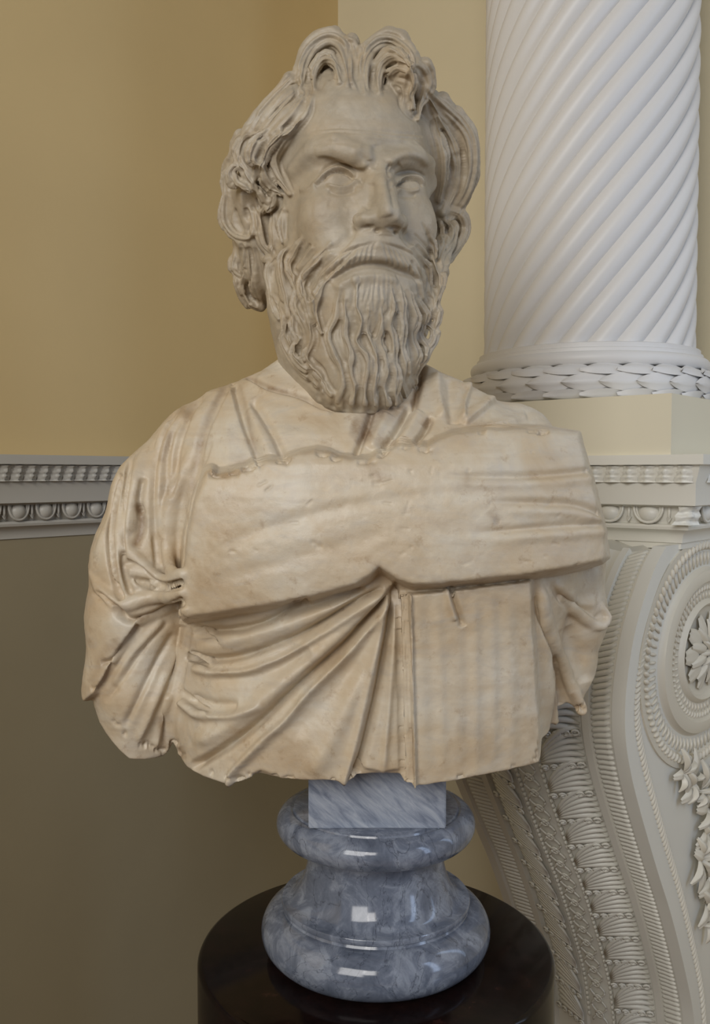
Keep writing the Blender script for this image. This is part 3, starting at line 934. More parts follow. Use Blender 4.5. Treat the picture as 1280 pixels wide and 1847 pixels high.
def relax(V, Q, it=1, lam=0.5):
    for _ in range(it):
        A_ = np.zeros_like(V); c = np.zeros(len(V))
        for i in range(4):
            j = (i + 1) % 4
            c += np.bincount(Q[:, i], minlength=len(V)) * 2.0
            for k in range(3):
                A_[:, k] += np.bincount(Q[:, i], V[Q[:, j], k], len(V)) + np.bincount(Q[:, i], V[Q[:, i - 1], k], len(V))
        V = V + lam * (A_ / np.maximum(c, 1)[:, None] - V)
    return V
class Relief:
    """carving depths traced from the front; applied to the surface along its normals"""
    def __init__(s): s.m = np.zeros((1860, 1300), f32)
    def stroke(s, pts, A, w, wl=None, taper=(0.12, 0.12), into=None):
        """w: width to the right of travel, wl: to the left"""
        tgt = s.m if into is None else into
        wl = w if wl is None else wl
        c = catmull(pts, 6.0)
        L = np.concatenate([[0], np.cumsum(np.linalg.norm(np.diff(c, axis=0), axis=1))]); T = max(L[-1], 1e-6)
        R = 2.6 * max(w, wl)
        lo = np.floor(c.min(0) - R).astype(int); hi = np.ceil(c.max(0) + R).astype(int)
        lo = np.maximum(lo, 0); hi = np.minimum(hi, [1299, 1859])
        if np.any(hi <= lo): return
        W_, H_ = hi - lo + 1
        best = np.full((H_, W_), 1e6, f32); side = np.zeros((H_, W_), f32); par = np.zeros((H_, W_), f32)
        for k in range(len(c) - 1):
            a, b = c[k], c[k + 1]
            x0 = int(max(lo[0], min(a[0], b[0]) - R)); x1 = int(min(hi[0], max(a[0], b[0]) + R)) + 1
            y0 = int(max(lo[1], min(a[1], b[1]) - R)); y1 = int(min(hi[1], max(a[1], b[1]) + R)) + 1
            if x1 <= x0 or y1 <= y0: continue
            X = np.arange(x0, x1, dtype=f32)[None, :]; Y = np.arange(y0, y1, dtype=f32)[:, None]
            ab = b - a; l2 = max(1e-6, ab @ ab)
            t = np.clip(((X - a[0]) * ab[0] + (Y - a[1]) * ab[1]) / l2, 0, 1)
            dd = (X - a[0] - t * ab[0]) ** 2 + (Y - a[1] - t * ab[1]) ** 2
            j = (slice(y0 - lo[1], y1 - lo[1]), slice(x0 - lo[0], x1 - lo[0]))
            m = dd < best[j]
            cr = ab[0] * (Y - a[1]) - ab[1] * (X - a[0])
            best[j] = np.where(m, dd, best[j]); side[j] = np.where(m, cr, side[j]); par[j] = np.where(m, (L[k] + t * (L[k + 1] - L[k])) / T, par[j])
        dist = np.sqrt(best)
        ww = np.where(side > 0, w, wl)
        pr = np.exp(-(dist / np.maximum(ww, 0.5)) ** 2)
        t0, t1 = taper
        tp = np.ones_like(par)
        if t0 > 0: tp = tp * np.clip(par / t0, 0, 1)
        if t1 > 0: tp = tp * np.clip((1 - par) / t1, 0, 1)
        tp = tp * (2 - tp)
        tgt[lo[1]:hi[1] + 1, lo[0]:hi[0] + 1] += A * pr * tp
    def sd(s, poly):
        poly = np.asarray(poly, float); m = 60
        lo = np.maximum(np.floor(poly.min(0) - m).astype(int), 0); hi = np.minimum(np.ceil(poly.max(0) + m).astype(int), [1299, 1859])
        X = np.arange(lo[0], hi[0] + 1, dtype=f32)[None, :]; Y = np.arange(lo[1], hi[1] + 1, dtype=f32)[:, None]
        best = np.full((Y.shape[0], X.shape[1]), 1e9, f32); ins = np.zeros(best.shape, bool)
        n = len(poly)
        for k in range(n):
            a, b = poly[k], poly[(k + 1) % n]; ab = b - a
            t = np.clip(((X - a[0]) * ab[0] + (Y - a[1]) * ab[1]) / max(1e-6, ab @ ab), 0, 1)
            best = np.minimum(best, (X - a[0] - t * ab[0]) ** 2 + (Y - a[1] - t * ab[1]) ** 2)
            if a[1] != b[1]:
                c = ((a[1] > Y) != (b[1] > Y)) & (X < (b[0] - a[0]) * (Y - a[1]) / (b[1] - a[1]) + a[0])
                ins ^= c
        d = np.sqrt(best)
        return lo, hi, np.where(ins, -d, d)
    def plate(s, poly, A, edge=4.0, into=None):
        tgt = s.m if into is None else into
        lo, hi, d = s.sd(poly)
        t = np.clip(0.5 - d / edge, 0, 1); t = t * t * (3 - 2 * t)
        tgt[lo[1]:hi[1] + 1, lo[0]:hi[0] + 1] += A * t
    def get(s, px, py, m=None):
        m = s.m if m is None else m
        x = np.clip(px, 0, 1298.0); y = np.clip(py, 0, 1858.0)
        i, j = x.astype(int), y.astype(int); u, v = x - i, y - j
        return (m[j, i] * (1 - u) * (1 - v) + m[j, i + 1] * u * (1 - v) + m[j + 1, i] * (1 - u) * v + m[j + 1, i + 1] * u * v)
def inside(poly, px, py):
    r = np.zeros(len(px), bool); poly = list(poly); n = len(poly)
    for k in range(n):
        (ax, ay), (bx, by) = poly[k], poly[(k + 1) % n]
        if ay != by: r ^= ((ay > py) != (by > py)) & (px < (bx - ax) * (py - ay) / (by - ay) + ax)
    return r
def vnoise(V, scale, seed):
    """cheap smooth value noise"""
    rg = np.random.RandomState(seed); T = rg.rand(32, 32, 32).astype(f32) * 2 - 1
    q = V / scale; i = np.floor(q).astype(int); t = q - i; t = t * t * (3 - 2 * t); i %= 32; j = (i + 1) % 32
    r = 0
    for a in (0, 1):
        for b in (0, 1):
            for c in (0, 1):
                wgt = (t[:, 0] if a else 1 - t[:, 0]) * (t[:, 1] if b else 1 - t[:, 1]) * (t[:, 2] if c else 1 - t[:, 2])
                r = r + wgt * T[(j if a else i)[:, 0], (j if b else i)[:, 1], (j if c else i)[:, 2]]
    return r
def carve(V, Q, rel, facing=0.05):
    N = vnormals(V, Q)
    px, py = proj_np(V)
    vd = -V / np.linalg.norm(V, axis=1, keepdims=True)
    c = (N * vd).sum(1)
    wgt = np.clip((c - facing) / 0.25, 0, 1)
    return V + N * (rel.get(px, py) * wgt)[:, None]
def split_mesh(V, Q, lab, names, parent, mat, attrs, labels=None):
    """one object per label, sharing the normals of the whole so the carving runs on across the joints"""
    N = vnormals(V, Q)
    W = V * S; W[:, 2] += ZE
    fl = lab[Q]
    fl = np.sort(fl, axis=1)[:, 1]
    for k, nm in enumerate(names):
        q = Q[fl == k]
        if len(q) == 0: continue
        used = np.unique(q); mp = np.full(len(V), -1, np.int32); mp[used] = np.arange(len(used))
        q2 = mp[q]
        me = bpy.data.meshes.new(nm)
        me.vertices.add(len(used)); me.vertices.foreach_set('co', W[used].astype(f32).ravel())
        me.loops.add(q2.size); me.loops.foreach_set('vertex_index', q2.astype(np.int32).ravel())
        me.polygons.add(len(q2)); me.polygons.foreach_set('loop_start', np.arange(0, q2.size, 4, dtype=np.int32))
        me.polygons.foreach_set('use_smooth', np.ones(len(q2), bool))
        me.update(); me.validate()
        for an, val in attrs.items():
            at = me.attributes.new(an, 'FLOAT', 'POINT'); at.data.foreach_set('value', np.broadcast_to(val, (len(V),))[used].astype(f32))
        if len(me.vertices) == len(used): me.normals_split_custom_set_from_vertices(N[used].astype(f32))
        me.materials.append(mat)
        o = bpy.data.objects.new(nm, me); link(o, parent)
        if labels and labels[k]: o['label'] = labels[k]
# ================================================================== the bust: drapery
bust = empty('marble_bust', (AX.x, AX.y, ZE - 512 * S))
tag(bust, 'aged cream marble bust of a bearded man with curly hair in draped toga', 'bust')
TV = Vol((-520, 1370, -540), (470, 1850, 262), 2.25)
rows = [  # py, left px, right px, front depth, back depth
    (640, 505, 745, 40, 95), (665, 470, 790, 56, 112), (685, 425, 835, 72, 124), (705, 372, 872, 92, 132), (745, 335, 935, 132, 140), (790, 318, 985, 172, 146),
    (840, 314, 1010, 200, 150), (890, 316, 1026, 212, 152), (960, 318, 1040, 218, 152), (1010, 322, 1044, 218, 152), (1060, 328, 1040, 212, 150), (1110, 334, 1020, 206, 148),
    (1170, 330, 1008, 204, 146), (1225, 322, 1000, 204, 144), (1300, 318, 990, 202, 140), (1420, 330, 985, 196, 130), (1500, 360, 960, 186, 120)]
_z = np.array([U(640, r[0], 1620)[2] for r in rows])[::-1]
_L = np.array([U(r[1], r[0], 1640)[0] for r in rows])[::-1]
_R = np.array([U(r[2], r[0], 1640)[0] for r in rows])[::-1]
_f = np.array([r[3] for r in rows])[::-1]; _b = np.array([r[4] for r in rows])[::-1]
YC = 1655.0
def loft(x, y, z, grow=0.0, p=2.35):
    zc = z[0, 0, :]
    Lz, Rz = np.interp(zc, _z, _L), np.interp(zc, _z, _R)
    xc = ((Lz + Rz) / 2)[None, None, :]; a = ((Rz - Lz) / 2)[None, None, :] + grow
    fz = np.interp(zc, _z, _f)[None, None, :] + grow; bz = np.interp(zc, _z, _b)[None, None, :] + grow
    b = np.where(y < YC, fz, bz)
    k0 = (np.abs((x - xc) / a) ** p + np.abs((y - YC) / b) ** p) ** (1 / p)
    d = (k0 - 1) * np.minimum(a, b) * 0.92
    return np.maximum(d, z - _z[-1])
def seg_d(x, y, z, a, b, r0, r1, sy=1.0):
    a = np.asarray(a, float); b = np.asarray(b, float); ab = b - a
    t = np.clip(((x - a[0]) * ab[0] + (y - a[1]) * ab[1] * sy + (z - a[2]) * ab[2]) / (ab[0] ** 2 + sy * ab[1] ** 2 + ab[2] ** 2), 0, 1)
    return np.sqrt((x - a[0] - t * ab[0]) ** 2 + ((y - a[1] - t * ab[1])) ** 2 + (z - a[2] - t * ab[2]) ** 2) - (r0 + (r1 - r0) * t)
arm_l = [U(362, 822, 1655), U(300, 900, 1650), U(268, 1010, 1640), U(259, 1110, 1638), U(252, 1240, 1640), U(254, 1330, 1655)]
arm_lr = [88, 94, 98, 98, 96, 88]
arm_r = [U(930, 800, 1665), U(985, 900, 1675), U(1012, 1010, 1680), U(1022, 1110, 1680), U(1012, 1200, 1680), U(1005, 1300, 1680)]
arm_rr = [70, 76, 74, 70, 58, 48]
def torso_base(x, y, z):
    d = loft(x, y, z)
    for P, Rr, k in ((arm_l, arm_lr, 26), (arm_r, arm_rr, 26)):
        e = None
        for i in range(len(P) - 1):
            q = seg_d(x, y, z, P[i], P[i + 1], Rr[i], Rr[i + 1])
            e = q if e is None else smin(e, q, 20)
        d = smin(d, e, k)
    return d
TV.base(torso_base)
PL = Relief()
PL.plate([(248, 1128), (330, 1092), (332, 1120), (318, 1200), (300, 1280), (300, 1420), (180, 1420), (140, 1280), (174, 1250), (206, 1198), (226, 1165)], -18, 14)
PL.plate([(738, 1072), (800, 1066), (957, 1047), (960, 1100), (966, 1200), (974, 1320), (975, 1440), (745, 1440)], 18, 7)
PL.plate([(717, 1068), (742, 1070), (752, 1440), (727, 1440)], 11, 4)
PL.plate([(644, 1385), (690, 1392), (722, 1388), (724, 1420), (636, 1420)], -7, 6)
PL.plate([(455, 1396), (470, 1390), (500, 1400), (512, 1414), (460, 1412)], -8, 6)
TV.emboss(PL)
# the bottom cut, following the chipped lower edge
cut_px = [(100, 1215), (146, 1226), (158, 1243), (172, 1252), (190, 1286), (215, 1314), (245, 1345), (270, 1353), (296, 1361), (306, 1350), (313, 1342), (321, 1366), (345, 1381), (380, 1396), (414, 1411),
          (440, 1409), (462, 1402), (490, 1409), (530, 1415), (580, 1417), (628, 1418), (640, 1410), (680, 1407), (720, 1409), (732, 1419), (762, 1421), (850, 1406), (920, 1388), (970, 1370), (976, 1350),
          (996, 1338), (1015, 1326), (1012, 1300), (1030, 1285), (1040, 1286), (1053, 1283), (1075, 1240), (1120, 1200)]
def cut_plane(TVv):
    pts = np.array([U(px, py - (9 if 725 < px < 980 else 5 if 310 < px < 725 else 0), 1650 - 195 * math.exp(-((px - 680) / 330.0) ** 4)) for px, py in cut_px])
    x, y, z = TVv.axes()
    zc = np.interp(x, pts[:, 0], pts[:, 2]).astype(f32)
    return zc
zc = cut_plane(TV)
x_, y_, z_ = TV.axes()
kz = int((np.max(zc) + 20 - TV.lo[2]) / TV.h)
TV.d[:, :, :kz] = smax(TV.d[:, :, :kz], ((zc[:, None] - z_[None, :kz]) * 0.8)[:, None, :] + 0.14 * (y_[None, :, None] - (1650 - 205 * np.exp(-((x_[:, None, None] - 40) / 330.0) ** 4))), 5)
sl, X, Y, Z = TV.sub((-90, 1525, -540), (166, 1850, -400))
TV.d[sl] = np.maximum(TV.d[sl], -499 - Z)
# hollowed back
sl, X, Y, Z = TV.sub((-520, 1700, -540), (470, 1850, 100))
hol = np.sqrt(((X - 20) / 330) ** 2 + ((Y - 1850) / 150) ** 2 + ((Z + 330) / 330) ** 2) - 1
TV.d[sl] = smax(TV.d[sl], -(hol * 150).astype(f32), 20)
sup = np.maximum(np.maximum(np.abs(X - 38) - 80, np.abs(Y - 1690) - 70), -Z - 499).astype(f32)   # support rib behind
TV.d[sl] = smin(TV.d[sl], np.maximum(sup, Z + 20), 12)
# the broad folded band across the chest
band_px = [(372, 853), (381, 847), (392, 856), (420, 850), (445, 843), (462, 832), (500, 833), (520, 825), (545, 818), (570, 813), (590, 816), (610, 825), (650, 830), (668, 829), (690, 815), (720, 805), (755, 803),
           (770, 808), (790, 795), (815, 785), (850, 780), (930, 776), (985, 776), (1043, 781), (1055, 830), (1070, 880), (1085, 940), (1094, 1003), (1085, 1010), (1000, 1027), (900, 1040), (800, 1050), (745, 1053),
           (715, 1043), (683, 1020), (665, 1037), (640, 1052), (560, 1075), (480, 1090), (400, 1103), (338, 1112), (331, 1104), (333, 1040), (340, 960), (352, 905)]
def band(TVv):
    q = TVv.sub((-400, 1370, -260), (470, 1700, 110))
    sl, X, Y, Z = q
    shp = (X.shape[0], Y.shape[1], Z.shape[2])
    P = np.stack([np.broadcast_to(a, shp).ravel() for a in (X, Y, Z)], 1)
    d = loft(X, Y, Z, 0.0, 2.6)
    d = np.broadcast_to(d, shp)
    lo, hi, sd = REL.sd(band_px)
    # the outline is followed square to the chest: project each point from its own distance along y only
    dep = 1650 - 205.0
    px, py = proj_np(P)
    ix = np.clip(px, lo[0], hi[0]).astype(int) - lo[0]; iy = np.clip(py, lo[1], hi[1]).astype(int) - lo[1]
    s2 = sd[iy, ix].reshape(shp) * 0.92 + np.maximum(0, np.maximum(lo[0] - px, px - hi[0])).reshape(shp)
    depth_in = np.clip(-(d - 46), 0, 60)               # the sides slope outward going in
    e = smax(d - 46, s2 - depth_in * 0.22, 6)
    e = np.maximum(e, Y - 1690)
    TVv.d[sl] = np.minimum(TVv.d[sl], e.astype(f32))
REL = Relief()
band(TV)

# deep folds cut into the stone
TV.lock([(338, 1118), (328, 1180), (315, 1245), (305, 1300), (306, 1352)], [9, 12, 12, 11, 9], 2, 8, cut=True)
TV.lock([(322, 884), (329, 912), (338, 944)], [4, 7, 5], 1, 5, cut=True)
TV.lock([(310, 962), (320, 985), (333, 1006)], [4, 7, 5], 1, 5, cut=True)
TV.lock([(244, 908), (254, 935), (252, 962), (243, 986)], [4, 9, 9, 4], 2, 6, cut=True)
TV.lock([(309, 770), (298, 805), (288, 838)], [4, 8, 3], 2, 6, cut=True)
TV.lock([(958, 1036), (969, 1085), (986, 1146), (1002, 1195), (1017, 1244), (1033, 1288)], [4, 8, 9, 9, 9, 7], 2, 6, cut=True)
TV.lock([(984, 1038), (1006, 1071), (1042, 1103), (1072, 1121), (1082, 1108)], [4, 8, 10, 8, 5], 3, 6, cut=True)
TV.lock([(420, 680), (385, 740), (364, 790), (352, 850), (344, 892), (340, 918)], [6, 10, 11, 12, 10, 7], 3, 8, cut=True)
TV.lock([(352, 1143), (375, 1151), (402, 1160)], [5, 7, 3], 1, 4, cut=True)
TV.lock([(338, 1184), (356, 1194), (378, 1204)], [6, 8, 3], 1, 4, cut=True)
TV.lock([(330, 1250), (352, 1270), (378, 1285)], [6, 8, 3], 1, 5, cut=True)
TV.lock([(378, 800), (362, 848), (347, 905), (335, 960), (328, 1040), (325, 1100)], [5, 9, 10, 10, 9, 7], 3, 6, cut=True)   # gap left of the band
TV.lock([(320, 760), (300, 812), (290, 868), (288, 930), (290, 1005)], [4, 9, 11, 11, 7], 4, 9, cut=True)
TV.lock([(240, 812), (228, 880), (221, 950), (224, 1020), (236, 1066)], [4, 8, 9, 8, 5], 4, 8, cut=True)
TV.lock([(212, 862), (200, 925), (195, 985), (206, 1050)], [3, 6, 7, 4], 3, 6, cut=True)
TV.lock([(238, 1030), (262, 1056), (300, 1062), (328, 1056)], [4, 7, 7, 5], 3, 5, cut=True)
# thick folds standing out of the sleeve
TV.lock([(160, 1020), (172, 1050), (192, 1074), (218, 1093), (258, 1080), (300, 1071), (332, 1068)], [6, 11, 13, 14, 13, 12, 10], [-6, -3, 0, 1, 1, 1, 1], 6)
TV.lock([(232, 900), (227, 950), (230, 990), (250, 1012), (275, 1037), (292, 1046), (332, 1040)], [7, 11, 12, 12, 13, 13, 10], 1, 6)
TV.lock([(352, 790), (328, 858), (309, 910), (301, 964), (304, 1005), (330, 1034)], [5, 14, 14, 13, 11, 9], [-10, -3, -3, -3, -3, -3], 7)
TV.lock([(330, 730), (303, 780), (289, 840), (284, 900), (285, 960)], [5, 14, 13, 12, 8], [-12, -5, -2, -2, -2], 8)
TV.lock([(262, 800), (247, 850), (238, 900), (232, 950)], [5, 14, 14, 10], [-10, -4, -2, -2], 8)
TV.lock([(222, 850), (212, 910), (208, 970), (212, 1030), (222, 1072)], [5, 12, 12, 10, 7], [-8, -4, -3, -2, -2], 7)
TV.lock([(195, 930), (183, 975), (175, 1010), (163, 1030)], [4, 9, 9, 6], [-8, -5, -5, -6], 7)
TV.lock([(1006, 1078), (1040, 1106), (1068, 1126), (1085, 1128), (1094, 1112), (1086, 1094)], [7, 10, 11, 9, 7, 5], 0, 5)
TV.lock([(970, 1046), (991, 1134), (1011, 1191), (1032, 1240), (1049, 1281)], [6, 11, 12, 12, 10], -1, 6)

R_ = REL
st = R_.stroke
# chest and neck opening
st([(419, 696), (437, 761), (463, 833)], -7, 3, 11, (0, 0))
st([(452, 722), (484, 773), (511, 830)], -6, 4, 9, (0.1, 0))
st([(448, 735), (470, 780), (492, 828)], 3, 10)
st([(441, 675), (480, 699), (531, 712), (562, 724), (585, 736), (640, 738)], -9, 3, 7, (0.02, 0.05))
st([(445, 683), (482, 708), (530, 722), (562, 734), (600, 746)], 3, 9, 5, (0.1, 0.1))
st([(560, 722), (578, 734), (600, 738)], -5, 4)
st([(672, 738), (660, 775), (645, 815)], -9, 6, 4, (0.1, 0))
st([(740, 730), (712, 778), (688, 812)], -10, 5, 9, (0.1, 0))
st([(778, 752), (765, 775), (748, 800)], -11, 4, 6, (0.1, 0.05))
st([(700, 745), (685, 775), (668, 810)], 5, 9, 9)
st([(757, 740), (735, 780), (715, 805)], 5, 10, 10)
st([(765, 655), (757, 690), (746, 740)], -10, 6, 5, (0, 0.1))
st([(848, 695), (837, 728), (833, 762)], 7, 14, 4, (0.05, 0.1))
st([(842, 700), (828, 735), (822, 765)], -5, 9, 6, (0.1, 0.1))
st([(901, 712), (862, 745), (836, 766)], 7, 14, 4, (0.05, 0.1))
st([(787, 672), (790, 715), (800, 755)], 6, 9, 7, (0.1, 0.1))
st([(810, 682), (812, 725), (815, 765)], -5, 8, 8, (0.1, 0.1))
st([(950, 752), (905, 765), (870, 778)], 4, 9, 7)
# left shoulder and sleeve
st([(327, 724), (296, 773), (279, 827), (275, 890), (277, 952), (284, 1025)], -5, 5, 7, (0.1, 0.05))
st([(234, 827), (224, 890), (219, 952), (224, 1031), (238, 1073)], -5, 4, 5, (0.1, 0.05))
st([(216, 851), (203, 921), (198, 976), (207, 1050), (219, 1082)], -8, 4, 6, (0.1, 0.03))
st([(370, 705), (340, 745), (322, 800), (313, 860), (303, 900)], -6, 7, 6)
st([(258, 862), (252, 900), (256, 930)], -6, 5)
st([(430, 682), (470, 668)], -3, 4)
st([(226, 1012), (252, 1028), (290, 1055), (330, 1050)], -10, 5, 4, (0.1, 0.02))
st([(232, 1042), (262, 1052), (292, 1060), (330, 1056)], -6, 5)
st([(170, 1066), (198, 1090), (232, 1117), (269, 1111), (300, 1097), (331, 1083)], -11, 6, 5, (0.2, 0.02))
# stump of the arm: outer flap stands proud of the cut face
st([(252, 1128), (225, 1162), (202, 1190), (181, 1196)], -8, 4, 4, (0.1, 0.1))
st([(203, 1196), (190, 1225), (174, 1248)], -6, 4)
st([(305, 1120), (255, 1175), (190, 1268)], -4, 7, 5)
st([(315, 1140), (275, 1210), (225, 1312)], -5, 7, 5)
st([(322, 1160), (290, 1240), (248, 1340)], 5, 8, 6)
st([(296, 1120), (240, 1180), (205, 1240)], 4, 8)
st([(306, 1250), (290, 1300), (280, 1350)], 5, 6)
st([(331, 1095), (330, 1130)], 4, 8)
# the sweeping folds below the band
st([(350, 1128), (374, 1138), (437, 1135), (484, 1121), (523, 1098), (560, 1084)], -13, 5, 7, (0.1, 0.1))
st([(510, 1112), (545, 1100), (600, 1082), (660, 1060)], -8, 6, 6)
st([(352, 1170), (406, 1158), (470, 1142), (540, 1118), (610, 1090), (690, 1060)], 7, 15, 12)
st([(339, 1182), (382, 1191), (437, 1184), (492, 1165), (550, 1141), (609, 1107), (650, 1080), (692, 1060)], -15, 5, 7, (0.02, 0.08))
st([(345, 1203), (385, 1212), (441, 1210), (480, 1197), (519, 1180), (581, 1141), (640, 1100), (700, 1062)], 8, 8, 5, (0.05, 0.1))
st([(380, 1222), (445, 1222), (500, 1205), (560, 1170)], -4, 12)
st([(353, 1380), (413, 1344), (472, 1297), (511, 1258), (558, 1215), (609, 1172), (650, 1130), (690, 1085), (706, 1064)], -18, 7, 6, (0, 0.05))
st([(345, 1340), (400, 1318), (460, 1275), (520, 1225), (590, 1165), (650, 1108), (700, 1066)], 8, 14, 16, (0.1, 0.1))
st([(413, 1404), (420, 1390), (437, 1371), (480, 1328), (515, 1297), (554, 1250), (609, 1195), (650, 1150), (706, 1072)], 10, 10, 5, (0, 0.1))
st([(520, 1330), (580, 1270), (640, 1200), (690, 1120)], -5, 20, 20)
st([(560, 1400), (610, 1310), (655, 1210), (695, 1100)], 6, 18, 16)
st([(327, 1262), (345, 1278), (363, 1288), (413, 1288), (476, 1270)], 9, 9, 4, (0.05, 0.25))
st([(345, 1258), (385, 1272), (430, 1272)], -6, 9)
st([(708, 1063), (698, 1134), (677, 1244), (653, 1345), (632, 1412)], -16, 4, 9, (0, 0))     # travelling down: right hand = viewer's left
st([(700, 1066), (688, 1134), (664, 1244), (640, 1345), (620, 1412)], 7, 9, 5, (0.05, 0))
st([(712, 1080), (708, 1180), (700, 1290), (690, 1400)], 4, 6, 6)
# the upright pleated panel with its stacked left edge
for o_, a in ((-3.5, -5), (0.5, -3), (4.5, -4), (9, -3)):
    st([(722 + o_, 1064), (730 + o_, 1200), (737 + o_, 1414)], a, 1.6, 1.6, (0, 0))
st([(714, 1061), (721, 1203), (727, 1412)], -10, 4, 3, (0, 0))
for xt, xb, a in ((772, 784, -1.0), (802, 812, -0.7), (838, 842, -1.5), (866, 874, -0.8), (900, 905, -1.3), (932, 944, -0.9)):
    st([(xt, 1062), ((xt + xb) / 2 + 2, 1220), (xb, 1408)], a, 10, 12, (0.15, 0.25))
for xt, xb, a in ((754, 765, 0.8), (787, 798, 0.9), (855, 858, 1.2), (885, 890, 0.9), (915, 924, 0.9)):
    st([(xt, 1066), ((xt + xb) / 2 + 2, 1220), (xb, 1405)], a, 10, 8, (0.15, 0.3))
st([(812, 1056), (819, 1080), (829, 1108), (836, 1130)], -8, 5, 4, (0.1, 0.05))
st([(806, 1060), (812, 1090), (822, 1120)], 4, 6, 5)
st([(976, 1060), (985, 1180), (1000, 1330)], 5, 10, 10)
st([(996, 1180), (1008, 1250), (1012, 1300)], -4, 6)
st([(1000, 1052), (1040, 1085), (1075, 1090)], 4, 10)
st([(1020, 1130), (1045, 1180), (1060, 1230)], -5, 14)
# the band: shallow creases at its right end, chips along the top edge, scratches
for a, b, c, d in (((800, 858), (920, 860), (1000, 856), (1062, 850)), ((880, 906), (980, 908), (1040, 912), (1083, 928)), ((850, 962), (940, 955), (1020, 949), (1086, 946))):
    st([a, b, c, d], -4.5, 5, 7, (0.5, 0))
    st([(a[0] + 20, a[1] + 16), (b[0], b[1] + 15), (c[0], c[1] + 15), (d[0], d[1] + 14)], 3, 9, 9, (0.5, 0))
st([(400, 985), (520, 940), (700, 900), (900, 885)], -1.6, 12, 12)
st([(380, 1050), (520, 1010), (700, 960)], -1.6, 14, 14)
rg = random.Random(11)
for i in range(34):
    t = rg.random(); k = int(t * 22); a, b = band_px[k], band_px[k + 1]; u_ = rg.random()
    x, y = a[0] + (b[0] - a[0]) * u_, a[1] + (b[1] - a[1]) * u_ + 2
    st([(x - rg.uniform(4, 14), y + rg.uniform(-2, 3)), (x + rg.uniform(4, 14), y + rg.uniform(-2, 4))], -rg.uniform(1.2, 3.2), rg.uniform(3, 6))
for i in range(26):
    x, y = rg.uniform(370, 1040), rg.uniform(850, 1030); a = rg.uniform(-0.4, 1.3); l = rg.uniform(6, 26)
    st([(x, y), (x + l * math.cos(a), y - l * math.sin(a))], -rg.uniform(0.6, 1.6), 1.5)
for (x, y, r) in ((897, 940, 6), (680, 872, 8), (672, 858, 5), (575, 985, 7), (565, 978, 5), (740, 850, 4), (960, 815, 3), (845, 848, 4)):
    st([(x - r, y), (x + r, y + 1)], -1.2, r * 0.8)
# chips along the bottom edge
for i in range(60):
    k = rg.randrange(len(cut_px) - 4) + 2; a, b = cut_px[k], cut_px[k + 1]; u_ = rg.random()
    x, y = a[0] + (b[0] - a[0]) * u_, a[1] + (b[1] - a[1]) * u_ - rg.uniform(0, 9)
    st([(x - rg.uniform(2, 9), y), (x + rg.uniform(2, 9), y + rg.uniform(-3, 3))], -rg.uniform(1, 4), rg.uniform(3, 6))

V, Q = TV.mesh()
V = relax(V, Q, 1, 0.4)
REL.m = 34.0 * np.tanh(REL.m * 1.55 / 34.0)
V = carve(V, Q, REL)
N = vnormals(V, Q)
V = V + N * ((vnoise(V, 26, 1) * 0.9 + vnoise(V, 11, 2) * 0.45 + vnoise(V, 5, 3) * 0.2)[:, None])
V = relax(V, Q, 1, 0.2)
# old stains lying in particular places (traced)
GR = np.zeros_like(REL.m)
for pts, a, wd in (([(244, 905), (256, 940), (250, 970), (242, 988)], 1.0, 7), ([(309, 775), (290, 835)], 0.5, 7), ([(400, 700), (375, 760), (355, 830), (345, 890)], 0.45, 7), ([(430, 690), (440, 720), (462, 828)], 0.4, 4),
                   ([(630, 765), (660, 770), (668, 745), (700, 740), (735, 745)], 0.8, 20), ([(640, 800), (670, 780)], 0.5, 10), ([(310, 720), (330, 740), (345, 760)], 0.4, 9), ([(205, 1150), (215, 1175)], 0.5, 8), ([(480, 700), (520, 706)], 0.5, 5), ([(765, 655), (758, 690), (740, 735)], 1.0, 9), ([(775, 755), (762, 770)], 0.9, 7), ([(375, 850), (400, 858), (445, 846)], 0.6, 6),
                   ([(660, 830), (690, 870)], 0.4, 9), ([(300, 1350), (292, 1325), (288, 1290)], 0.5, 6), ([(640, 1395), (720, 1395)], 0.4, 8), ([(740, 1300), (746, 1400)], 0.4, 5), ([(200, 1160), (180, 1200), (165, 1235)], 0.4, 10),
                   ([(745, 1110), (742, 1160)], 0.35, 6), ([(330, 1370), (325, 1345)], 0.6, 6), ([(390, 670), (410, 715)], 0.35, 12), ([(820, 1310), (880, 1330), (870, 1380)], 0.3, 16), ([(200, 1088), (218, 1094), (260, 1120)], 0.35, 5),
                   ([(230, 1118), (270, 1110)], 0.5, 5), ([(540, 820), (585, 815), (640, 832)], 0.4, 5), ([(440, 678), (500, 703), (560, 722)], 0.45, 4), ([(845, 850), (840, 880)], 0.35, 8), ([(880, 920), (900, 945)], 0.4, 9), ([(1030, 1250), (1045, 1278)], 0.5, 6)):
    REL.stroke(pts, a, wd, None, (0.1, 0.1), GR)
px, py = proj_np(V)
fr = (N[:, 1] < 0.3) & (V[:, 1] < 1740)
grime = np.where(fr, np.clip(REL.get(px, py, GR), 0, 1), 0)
lab = np.zeros(len(V), int)
grow_band = [(x + (-3 if x < 360 else 3 if x > 1040 else 0), y + (3 if y > 1000 else -3)) for x, y in band_px]
lab[inside(grow_band, px, py) & (V[:, 1] < 1640)] = 1
lab[inside([(716, 1056), (744, 1052), (958, 1032), (964, 1150), (977, 1390), (860, 1440), (725, 1440)], px, py) & (V[:, 1] < 1560) & (lab == 0)] = 2
lab[inside([(100, 830), (240, 770), (330, 705), (415, 685), (380, 745), (350, 850), (333, 1000), (330, 1112), (312, 1245), (303, 1330), (306, 1400), (100, 1400)], px, py) & (lab == 0)] = 3
